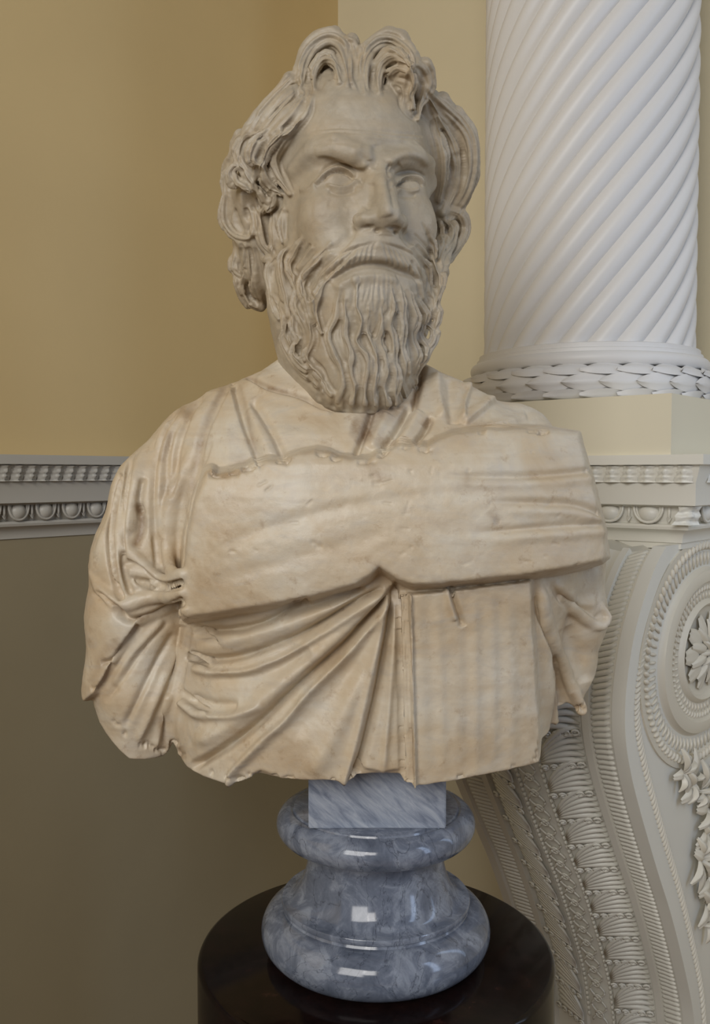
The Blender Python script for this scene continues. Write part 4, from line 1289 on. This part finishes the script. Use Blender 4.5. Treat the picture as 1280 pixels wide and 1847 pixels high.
lab[inside([(957, 1030), (1130, 1000), (1130, 1300), (1030, 1300), (1010, 1235), (985, 1146), (965, 1075)], px, py) & (lab == 0)] = 4
split_mesh(V, Q, lab, ['toga_drapery', 'folded_band', 'pleated_panel', 'sleeve', 'sleeve_end'], bust, M_BUST, {'grime': grime, 'tone': np.zeros(1)})
# ================================================================== the bust: head
HV = Vol((-265, 1400, 40), (250, 1890, 770), 1.75)
YAW = math.radians(19)
er = np.array((math.cos(YAW), math.sin(YAW), 0)); ef = np.array((math.sin(YAW), -math.cos(YAW), 0))
NAS = U(684, 306, 1492)
HO = NAS - ef * 186
def HL(a, b, c): return HO + er * a + ef * b + np.array((0, 0, c))
frows = [  # height, half width, front
    (205, 70, 70), (180, 92, 122), (150, 110, 152), (110, 124, 172), (60, 132, 183), (25, 136, 187), (0, 136, 182), (-50, 137, 176), (-100, 136, 177), (-150, 140, 182), (-200, 139, 187), (-250, 130, 188),
    (-300, 118, 192), (-340, 102, 190), (-362, 94, 184), (-378, 84, 174), (-389, 68, 156), (-396, 38, 110)]
_fc = np.array([r[0] for r in frows])[::-1]; _fa = np.array([r[1] for r in frows])[::-1]; _fb = np.array([r[2] for r in frows])[::-1]
def head_base(x, y, z):
    dx, dy = x - HO[0], y - HO[1]; c = z - HO[2]
    a = dx * er[0] + dy * er[1]; b = dx * ef[0] + dy * ef[1]
    cc = c[0, 0, :]
    A_ = np.interp(cc, _fc, _fa)[None, None, :]; B_ = np.interp(cc, _fc, _fb)[None, None, :]
    bk = np.interp(cc, [-396, -330, -250, -150, 0, 200], [10, 20, 40, 90, 130, 120])[None, None, :]
    p = 2.45
    k0 = (np.abs(a / A_) ** p + np.abs(b / np.where(b > 0, B_, bk)) ** p) ** (1 / p)
    d = (k0 - 1) * np.minimum(A_, 130) * 0.9
    d = np.maximum(d, np.maximum(c - 200, -396 - c))
    # cranium
    k1 = np.sqrt((a / 142) ** 2 + ((b + 10) / 182) ** 2 + ((c - 45) / 168) ** 2)
    d = smin(d, (k1 - 1) * 150, 30)
    # hair mass, open towards the face
    k2 = (np.abs(a / 204) ** 1.9 + np.abs((b + 15) / 194) ** 2 + np.abs((c - 30) / 192) ** 1.9) ** (1 / 1.93)
    hair = smax((k2 - 1) * 190, (b * 0.80 - c * 0.60 - 42), 14)
    k3 = np.sqrt(((a - 5) / 192) ** 2 + ((b + 60) / 130) ** 2 + ((c + 55) / 160) ** 2)
    hair = smin(hair, smax((k3 - 1) * 140, b - 44, 12), 30)
    d = smin(d, hair, 8)
    # neck
    q0, q1 = U(612, 470, 1705), U(622, 760, 1668)
    d = smin(d, seg_d(x, y, z, q0, q1, 98, 118), 12)
    return d
HV.base(head_base)
def hch(pts, rad, k, cut=False):
    P = np.array([HL(*p) for p in pts])
    (HV.cut if cut else HV.add)(P, rad, k)
for s_ in (-1, 1):
    HV.ell(HL(s_ * 60, 194, -14), (42, 28, 22), 22, True, (er, ef))
    HV.ell(HL(s_ * 68, 146, -74), (42, 30, 40), 40, False, (er, ef))
    hch([(s_ * 16, 186, 16), (s_ * 42, 188, 22), (s_ * 72, 176, 36), (s_ * 104, 142, 30), (s_ * 120, 110, 10)], [8, 10, 10, 9, 7], 20)
    HV.ell(HL(s_ * 63, 138, -15), (35, 34, 30), 6, False, (er, ef))
# nose
hch([(0, 182, 4), (0, 202, -30), (0, 223, -62), (0, 232, -81)], [11, 12, 14, 15.5], 12)
hch([(0, 166, -20), (0, 182, -60), (0, 198, -90)], [24, 28, 25], 34)
for s_ in (-1, 1):
    HV.ell(HL(s_ * 25, 204, -88), (16, 22, 15), 8, False, (er, ef))
    HV.ell(HL(s_ * 15, 212, -107), (9, 12, 6), 4, True, (er, ef))
# muzzle, moustache and lower beard swelling
HV.ell(HL(0, 164, -135), (70, 42, 40), 34, False, (er, ef))
HV.ell(HL(0, 172, -205), (62, 34, 52), 26, False, (er, ef))
for s_ in (-1, 1):
    hch([(s_ * 8, 193, -124), (s_ * 36, 187, -134), (s_ * 66, 169, -158), (s_ * 92, 142, -200), (s_ * 100, 128, -236)], [13, 14, 10, 7, 4], 26)
HV.lock([(644, 408), (645, 399), (652, 393)], [7, 9, 7], -3, 6)
HV.lock([(722, 412), (722, 402), (716, 394)], [6, 8, 6], -3, 6)
HV.lock([(655, 412), (664, 409), (672, 409)], [3, 4.5, 3], 0, 3, cut=True)
HV.lock([(700, 411), (709, 409), (716, 412)], [3, 5, 4], 0, 3, cut=True)
# ---- hair locks (photo traces, radius, offset from the surface)
HG = Relief()
hs_ = HG.stroke
def lock(px, rad, off=0.0, k=4, strands=2, deep=2.0, edge=True):
    rad = list(np.atleast_1d(rad)); r1 = [rad[0] * 0.6] + rad[1:]
    oo = [off - rad[0] * 0.9] + [off - 2] * (len(rad) - 2) + [off - rad[-1] * 0.5]
    HV.lock(px, r1, oo, k)
    c = catmull(px, 8.0); n = len(c)
    rr = np.interp(np.linspace(0, 1, n), np.linspace(0, 1, len(np.atleast_1d(rad))), np.atleast_1d(rad))
    t = np.gradient(c, axis=0); t /= np.maximum(np.linalg.norm(t, axis=1, keepdims=True), 1e-6)
    nn = np.stack([-t[:, 1], t[:, 0]], 1)
    offs = {0: [], 1: [0.12], 2: [-0.36, 0.3], 3: [-0.5, 0.0, 0.5], 4: [-.6, -.2, .2, .6]}[strands]
    for o_ in offs:
        wob = 0.16 * rr * np.sin(np.linspace(0, 5, n) + len(px) + o_ * 7)
        hs_(c + nn * (rr * o_ + wob)[:, None], -deep, 2.8)
    if edge:
        for o_ in (-1.0, 1.0): hs_(c + nn * (rr * o_)[:, None], -3.6, 3.0)
# stone left standing under the locks
HV.lock([(742, 120), (762, 150), (756, 190)], [26, 26, 16], -20, 8)
HV.lock([(772, 165), (786, 220), (796, 290), (798, 350)], [18, 20, 20, 16], -14, 8)
HV.lock([(812, 380), (818, 430), (800, 480)], [24, 22, 16], -16, 8)
HV.lock([(798, 440), (796, 500), (788, 560)], [16, 18, 14], -12, 8)
HV.lock([(412, 360), (420, 400), (432, 430)], [16, 20, 18], -14, 8)
HV.lock([(440, 440), (446, 490), (455, 540)], [22, 22, 16], -14, 8)
HV.lock([(560, 150), (566, 110), (592, 96), (616, 120), (628, 160)], [16, 20, 20, 18, 14], -14, 8)
HV.lock([(650, 150), (660, 115), (690, 96), (728, 110), (740, 140)], [20, 22, 24, 22, 18], -16, 8)
# front curls rising from the forehead
lock([(548, 178), (546, 140), (556, 105), (574, 82), (596, 73), (614, 84), (624, 112), (630, 150)], [10, 15, 18, 19, 19, 17, 14, 8], 4, 5, 3, 3.5)
lock([(566, 160), (567, 132), (580, 112), (598, 110), (610, 126), (613, 150)], [6, 9, 10, 10, 9, 6], 6, 4, 1)
HV.lock([(577, 156), (580, 138), (592, 130), (600, 142)], [7, 9, 9, 6], 2, 4, cut=True)
lock([(646, 160), (640, 125), (642, 95), (636, 76), (622, 72)], [9, 12, 12, 12, 10], -2, 5, 1)
lock([(660, 168), (655, 130), (664, 98), (688, 76), (716, 82), (738, 104), (742, 128)], [9, 14, 16, 17, 16, 14, 9], 5, 5, 2, 3.5)
lock([(684, 168), (682, 140), (692, 116), (712, 104), (732, 110), (740, 124)], [8, 11, 12, 12, 10, 7], 7, 4, 2)
lock([(700, 150), (706, 132), (720, 124), (734, 130)], [6, 8, 8, 6], 4, 4, 1)
HV.lock([(697, 160), (700, 140), (712, 128)], [4, 5, 4], 3, 3, cut=True)
lock([(710, 148), (726, 152), (732, 168), (730, 186), (740, 202), (752, 216)], [7, 10, 10, 9, 7, 3], 4, 5, 1)
lock([(742, 118), (744, 150), (738, 170), (742, 196)], [8, 8, 7, 4], 5, 4, 1)
lock([(748, 110), (764, 128), (772, 154), (764, 176), (755, 198), (753, 214)], [10, 13, 12, 9, 6, 3], 3, 5, 2)
# right side, seen beyond the face
lock([(770, 160), (795, 190), (826, 220), (846, 252), (851, 296), (842, 340), (822, 378), (806, 404)], [12, 16, 18, 17, 15, 14, 13, 9], 2, 7, 3, 4.0)
lock([(778, 180), (796, 222), (814, 258), (826, 300), (818, 345), (800, 384)], [8, 12, 13, 12, 11, 8], 4, 6, 2, 4.0)
lock([(782, 215), (796, 262), (800, 310), (792, 360)], [6, 9, 9, 6], 3, 5, 1, 3.5)
lock([(812, 380), (830, 386), (838, 412), (828, 440), (812, 458), (806, 476)], [9, 11, 11, 11, 9, 5], 2, 6, 2)
lock([(800, 395), (814, 412), (812, 440), (800, 470), (796, 500)], [6, 9, 9, 8, 4], 2, 5, 1)
# left side: long strands sweeping back from the front curl
lock([(552, 124), (524, 154), (494, 182), (470, 208), (448, 240)], [13, 14, 14, 13, 8], 2, 6, 2)
lock([(548, 150), (522, 178), (495, 208), (468, 240), (442, 246)], [11, 13, 13, 12, 6], 4, 6, 2)
lock([(552, 165), (530, 200), (506, 228), (478, 262), (462, 300), (458, 330)], [9, 12, 13, 13, 11, 6], 5, 5, 2)
lock([(560, 176), (552, 204), (530, 230), (506, 254), (492, 286), (504, 318), (526, 350)], [8, 11, 12, 12, 11, 9, 4], 6, 5, 2)
lock([(540, 216), (518, 240), (500, 246), (480, 268), (474, 292)], [5, 8, 9, 8, 5], 6, 4, 1)
lock([(474, 206), (452, 230), (432, 250), (418, 282), (406, 315), (404, 345)], [9, 13, 12, 13, 12, 8], -2, 6, 2)
lock([(442, 246), (432, 276), (442, 300), (456, 326), (462, 352)], [9, 12, 12, 11, 6], 4, 5, 2)
lock([(478, 236), (462, 262), (456, 288), (470, 298)], [8, 11, 10, 6], 7, 4, 1)
lock([(470, 300), (478, 322), (492, 338), (510, 350)], [8, 11, 10, 5], 6, 4, 1)
lock([(418, 290), (408, 320), (410, 356), (406, 392), (410, 402)], [9, 11, 11, 9, 6], 0, 5, 2)
lock([(430, 300), (422, 322), (436, 336), (452, 340)], [8, 10, 10, 7], 6, 4, 1)
lock([(455, 330), (470, 352), (480, 374), (470, 384)], [7, 10, 10, 6], 6, 4, 1)
lock([(486, 342), (498, 352), (494, 370), (482, 378)], [6, 8, 8, 5], 6, 4, 1)
# ear peeping out
lock([(402, 352), (400, 388), (412, 416), (430, 428), (448, 430), (456, 422)], [6, 7, 7, 7, 7, 5], 4, 4, 0)
HV.lock([(424, 384), (426, 402), (434, 414)], [7, 10, 8], 1, 5, cut=True)
HV.lock([(428, 344), (440, 350), (448, 370), (444, 390)], [8, 12, 12, 8], 2, 5, cut=True)
lock([(448, 372), (458, 396), (456, 420)], [6, 8, 6], 3, 4, 0)
# sideburn
lock([(462, 380), (468, 410), (476, 440), (492, 462)], [7, 10, 9, 4], 5, 4, 1)
lock([(492, 378), (496, 410), (498, 440), (486, 470), (478, 470)], [6, 9, 10, 9, 5], 5, 4, 2)
lock([(512, 378), (508, 410), (512, 436)], [5, 7, 4], 4, 4, 1)
HV.lock([(484, 386), (478, 410), (484, 432)], [3, 5, 3], 2, 3, cut=True)
# curls at the nape
lock([(424, 440), (428, 466), (424, 486), (438, 498)], [9, 12, 12, 8], 0, 5, 1)
lock([(440, 446), (444, 480), (440, 506), (436, 522)], [8, 11, 10, 8], 3, 5, 1)
lock([(424, 486), (430, 508), (438, 530), (446, 552)], [9, 11, 10, 7], 2, 5, 1)
lock([(452, 446), (456, 490), (462, 520), (472, 552)], [8, 12, 13, 8], 2, 6, 1)
lock([(438, 530), (452, 548), (470, 556)], [6, 8, 8], 2, 4, 0)
HV.lock([(448, 440), (452, 460), (458, 490)], [4, 6, 4], 2, 3, cut=True)

# ---- beard strands: wavy locks falling to a blunt end
def beard(px, rad, off=0.0, strands=1, deep=1.7):
    global _ph
    _ph += 1.7
    c = catmull(np.column_stack([px, np.interp(np.linspace(0, 1, len(px)), np.linspace(0, 1, len(rad)), rad)]), 12.0)
    q = np.linspace(0, 1, len(c)); L_ = len(c) * 12.0
    c[:, 0] += 3.6 * np.sin(L_ * q / 62.0 * 2 * math.pi + _ph) * np.minimum(1, q * 4)
    lock(c[:, :2], list(c[:, 2] * (1 + 0.12 * np.sin(L_ * q / 31.0 * math.pi + _ph))), off, 3.5, strands, deep)
_ph = 0.0
B_ = beard
B_([(500, 450), (490, 480), (484, 510), (492, 545), (502, 575)], [6, 8, 8, 7, 4], 1)
B_([(520, 446), (508, 470), (510, 500), (522, 530), (520, 560), (530, 590), (540, 612)], [5, 8, 9, 9, 8, 7, 4], 3, 2)
B_([(488, 530), (504, 560), (516, 590), (522, 622), (540, 646)], [4, 7, 8, 8, 5], 1)
B_([(545, 430), (530, 462), (524, 490), (536, 520), (534, 552), (548, 585), (556, 620), (548, 650)], [5, 8, 9, 9, 9, 8, 8, 5], 3, 2)
B_([(596, 440), (572, 470), (552, 500), (548, 530), (560, 565), (562, 600), (554, 640), (572, 672), (580, 700)], [5, 8, 10, 10, 9, 9, 9, 8, 5], 4, 2)
B_([(598, 500), (578, 520), (568, 545), (574, 580), (578, 600)], [6, 9, 10, 8, 4], 4, 2)
B_([(522, 560), (512, 600), (520, 640), (546, 668), (566, 690), (580, 706)], [4, 7, 9, 9, 8, 5], 1, 1)
B_([(540, 600), (532, 640), (545, 660), (566, 668), (588, 690), (598, 712)], [5, 9, 9, 8, 8, 6], 3, 2)
B_([(614, 520), (606, 560), (596, 600), (600, 640), (620, 668), (614, 704), (608, 722)], [5, 8, 9, 9, 9, 8, 6], 3, 2)
B_([(622, 540), (622, 580), (630, 620), (632, 660), (640, 694), (632, 726)], [5, 8, 9, 9, 8, 6], 3, 2)
B_([(640, 500), (644, 540), (650, 580), (644, 615), (660, 640), (664, 684), (654, 727)], [5, 7, 8, 8, 9, 9, 6], 3, 2)
B_([(664, 560), (664, 600), (672, 628), (680, 655), (674, 692), (676, 728)], [5, 7, 7, 9, 9, 7], 3, 2)
B_([(690, 540), (688, 580), (684, 610), (694, 640), (694, 684), (696, 727)], [5, 8, 8, 9, 9, 7], 3, 2)
B_([(706, 520), (708, 560), (704, 600), (712, 640), (712, 684), (714, 727)], [5, 8, 8, 8, 9, 7], 3, 2)
B_([(720, 520), (728, 560), (722, 600), (728, 640), (728, 684), (732, 727)], [5, 8, 8, 8, 9, 7], 3, 2)
B_([(736, 520), (748, 560), (744, 600), (750, 630), (746, 674), (748, 722)], [5, 8, 8, 8, 8, 7], 3, 2)
B_([(752, 530), (764, 570), (758, 600), (768, 630), (756, 660), (752, 690)], [5, 8, 8, 8, 7, 5], 2, 1)
B_([(762, 460), (772, 500), (782, 540), (772, 580), (782, 605), (772, 640)], [5, 8, 8, 8, 7, 5], 2, 2)
B_([(778, 430), (786, 470), (792, 510), (786, 550), (788, 580), (780, 610)], [5, 7, 8, 8, 7, 5], 1, 2)
B_([(790, 400), (800, 450), (796, 500), (794, 540)], [4, 6, 7, 5], 0, 1)
for x, y0, y1, r in ((600, 712, 735, 4), (624, 706, 740, 5), (645, 700, 740, 5), (668, 708, 742, 4), (688, 704, 742, 5), (706, 712, 742, 4), (724, 702, 742, 5), (741, 708, 742, 4), (574, 690, 716, 4), (556, 668, 690, 4)):
    HV.lock([(x, y0), (x + 2, (y0 + y1) / 2), (x, y1)], [2, r, r + 2], 1.5, 4, cut=True)
# fine engraved hairs
rb = random.Random(3)
for x0 in range(640, 730, 9):                       # soul patch below the lip
    x1 = x0 + rb.uniform(-4, 4); yq = rb.uniform(-10, 12)
    hs_([(x1 + (x1 - 680) * -0.25, 500 + yq), (x1 + rb.uniform(-3, 3), 522 + yq), (x1 + (x1 - 680) * 0.15 + rb.uniform(-5, 5), 546 + yq), (x1 + (x1 - 680) * 0.3 + rb.uniform(-5, 5), 572 + yq)], -1.5, 2.4)
    hs_([(x0 + 4 + (x0 - 680) * -0.2, 498), (x0 + 4, 525), (x0 + 4 + rb.uniform(-3, 3), 552), (x0 + 5, 578)], 0.8, 2.5)
for i, x0 in enumerate(range(600, 755, 8)):         # moustache
    u_ = (x0 - 680) / 75.0
    xb = 680 + u_ * 100 + (10 if u_ > 0 else -12); yb = 478 + 42 * abs(u_) ** 1.4
    xt = 680 + u_ * 45; yt = 420 + 12 * abs(u_)
    mid = ((xt + xb) / 2 + u_ * 6, (yt + yb) / 2 - 6)
    hs_([(xt, yt + 14), mid, (xb, yb)], -2.4, 2.2, None, (0.4, 0.1))
for pts in ([(640, 424), (618, 446), (596, 470), (566, 492), (548, 512)], [(650, 440), (626, 462), (604, 484), (576, 504), (556, 530)], [(632, 428), (604, 456), (580, 476), (556, 498)],
            [(720, 424), (744, 446), (762, 470), (774, 500), (780, 530)], [(728, 430), (752, 456), (766, 486), (776, 520)], [(735, 425), (764, 456), (780, 490), (788, 530)],
            [(760, 400), (780, 440), (792, 480), (798, 520)], [(745, 420), (772, 450), (786, 486)]):
    hs_(pts, -3.0, 2.6)
for pts in ([(590, 448), (566, 470), (540, 492), (530, 520)], [(606, 462), (582, 486), (560, 516), (556, 545)], [(560, 440), (544, 462), (530, 484)], [(640, 452), (612, 478), (590, 496)],
            [(742, 470), (762, 496), (770, 530), (766, 560)], [(752, 440), (776, 476), (786, 510), (784, 545)], [(768, 420), (790, 460), (800, 500)], [(735, 480), (752, 506), (758, 540)]):
    hs_(pts, -3.2, 3.0); hs_([(x + 5, y + 4) for x, y in pts], 2.4, 3.4)
# mouth
hs_([(596, 506), (616, 494), (640, 483), (664, 478), (690, 479), (714, 487), (740, 496), (762, 508)], -13, 4, 4.5, (0.15, 0.15))
hs_([(600, 520), (625, 508), (650, 500), (672, 498), (695, 500), (720, 508)], 5, 9, 6, (0.2, 0.2))
hs_([(610, 472), (645, 462), (675, 462), (710, 468), (745, 484)], 4, 8, 8)
# nose and folds
hs_([(640, 412), (630, 424), (616, 440), (596, 456)], -7, 8, 7, (0.25, 0.3))
hs_([(724, 412), (732, 424), (744, 444)], -6, 7, 7, (0.3, 0.3))
# brows: left brow drawn down to the nose, with a sharp lower edge
hs_([(568, 280), (590, 277), (612, 283), (636, 295), (656, 300), (664, 292)], 5, 5, 12, (0.15, 0.1))
hs_([(585, 290), (605, 290), (625, 298), (645, 306), (660, 306)], -3, 7, 5, (0.2, 0.15))
hs_([(700, 296), (716, 284), (738, 278), (760, 286), (776, 300)], 5, 6, 9, (0.1, 0.2))
hs_([(706, 312), (712, 302), (722, 296)], -4, 6, 6)
hs_([(704, 296), (700, 304), (704, 320)], -5, 3, 3)
hs_([(676, 260), (678, 285), (674, 305)], -3, 8, 8)
hs_([(664, 262), (668, 290)], 2, 8, 8)
# forehead lines
hs_([(560, 240), (610, 236), (660, 239), (720, 246), (770, 250)], 1.6, 2.0, 2.5)
hs_([(560, 235), (610, 231), (660, 234), (720, 241), (770, 245)], -1.2, 2.5, 3)
hs_([(570, 246), (610, 243), (660, 246), (720, 253), (765, 257)], 2.0, 6, 3)
hs_([(560, 262), (600, 256), (650, 262)], -1.5, 4)
# eyes
hs_([(560, 338), (572, 330), (584, 318), (598, 308), (614, 304), (630, 309), (642, 320)], 7.5, 3.2, 4.2, (0.25, 0.2))
hs_([(580, 327), (590, 316), (602, 310), (616, 309), (629, 315), (638, 324)], -6.5, 2.6, 1.8, (0.15, 0.15))
hs_([(576, 314), (588, 302), (604, 296), (622, 296), (636, 304)], -5, 3, 3)
hs_([(588, 334), (604, 339), (620, 340), (636, 334), (646, 324)], 7.0, 3.2, 2.4, (0.15, 0.15))
hs_([(592, 344), (608, 350), (626, 349), (642, 341)], -3.0, 4, 3)
hs_([(590, 366), (615, 370), (640, 358)], -1.2, 9, 9)
hs_([(540, 342), (556, 342), (570, 336)], 3, 5, 3)
hs_([(708, 336), (716, 326), (728, 320), (742, 319), (756, 323), (765, 334)], 6.5, 3.0, 4.0, (0.2, 0.2))
hs_([(713, 336), (722, 328), (733, 324), (745, 324), (756, 329), (762, 336)], -6, 2.4, 1.8, (0.15, 0.15))
hs_([(712, 318), (724, 311), (740, 309), (756, 312), (766, 320)], -3.0, 3, 3)
hs_([(714, 340), (728, 344), (742, 345), (756, 341)], 3.6, 3.6, 2.6, (0.15, 0.15))
hs_([(716, 349), (732, 354), (750, 352)], -2.6, 4, 3)
hs_([(648, 326), (656, 330)], -3, 4)
hs_([(704, 336), (710, 340)], -2, 4)
# nose bridge planes
hs_([(690, 312), (694, 345), (699, 370), (704, 390)], 5.0, 15, 5, (0.25, 0.1))
hs_([(702, 322), (707, 350), (713, 376)], -4.5, 4, 7, (0.2, 0.2))
hs_([(672, 330), (668, 355), (660, 378)], -3, 8, 8)

V, Q = HV.mesh()
V = relax(V, Q, 1, 0.5)
HG.m = 9.0 * np.tanh(HG.m * 1.15 / 9.0)
V = carve(V, Q, HG, 0.0)
N = vnormals(V, Q)
V = V + N * ((vnoise(V, 18, 4) * 0.6 + vnoise(V, 7, 5) * 0.35)[:, None])
# the unseen back of the hair: plain wavy strands combed down from the crown
vd_ = -V / np.linalg.norm(V, axis=1, keepdims=True)
bk_ = np.clip((0.12 - (N * vd_).sum(1)) / 0.3, 0, 1)
ca_, cb_, cc_ = (V - HO) @ er, (V - HO) @ ef + 20, V[:, 2] - HO[2]
an_ = np.arctan2(ca_, -cb_); wv_ = vnoise(V, 40, 8)
bk_ *= np.clip((cc_ + 200) / 40, 0, 1)
V = V + N * (bk_ * (4.5 * np.abs(np.sin(11 * an_ + 1.6 * wv_ + cc_ / 38.0)) - 2 + 3 * vnoise(V, 24, 9)))[:, None]
V = relax(V, Q, 1, 0.25)
N = vnormals(V, Q)
px, py = proj_np(V)
fr = (N[:, 1] < 0.3)
lab = np.zeros(len(V), int)
face = [(560, 180), (600, 172), (640, 168), (700, 172), (745, 205), (757, 225), (772, 250), (788, 330), (795, 400), (780, 430), (745, 420), (715, 415), (680, 420), (648, 408), (620, 440), (560, 440), (525, 440), (514, 380), (520, 345), (498, 290), (520, 245)]
beardp = [(495, 440), (525, 440), (560, 440), (620, 440), (648, 408), (680, 420), (715, 415), (745, 420), (780, 430), (795, 400), (812, 460), (808, 560), (800, 640), (770, 760), (590, 760), (510, 650), (470, 540), (470, 460)]
bl_ = (V - HO) @ ef; al_ = (V - HO) @ er; cl_ = V[:, 2] - HO[2]
lab[:] = 1                                            # hair by default
lab[inside(beardp, px, py) & (bl_ > 20)] = 2
lab[inside(face, px, py) & (bl_ > 20)] = 0
neck = (cl_ < -165) & (bl_ < 30) & (inside([(476, 520), (800, 500), (800, 800), (440, 800)], px, py)); lab[neck] = 3
lab[(cl_ < -225) & (lab == 1)] = 3
GR2 = np.zeros_like(HG.m)
for pts, a, wd in (([(628, 120), (632, 160)], 0.7, 6), ([(560, 175), (566, 160), (590, 168)], 0.5, 7), ([(600, 715), (640, 728), (700, 726), (745, 722)], 0.6, 6), ([(680, 640), (660, 720)], 0.3, 10), ([(604, 182), (598, 190)], 0.4, 6),
                   ([(690, 330), (694, 385)], 0.18, 9), ([(612, 228), (614, 230)], 0.8, 2), ([(440, 240), (450, 244)], 0.6, 5), ([(420, 350), (440, 390)], 0.3, 12), ([(500, 330), (520, 345)], 0.4, 6)):
    HG.stroke(pts, a, wd, None, (0.1, 0.1), GR2)
grime = np.where(fr, np.clip(HG.get(px, py, GR2), 0, 1), 0)
split_mesh(V, Q, lab, ['head', 'hair', 'beard', 'neck'], bust, M_BUST, {'grime': grime, 'tone': np.full(1, 0.6)})
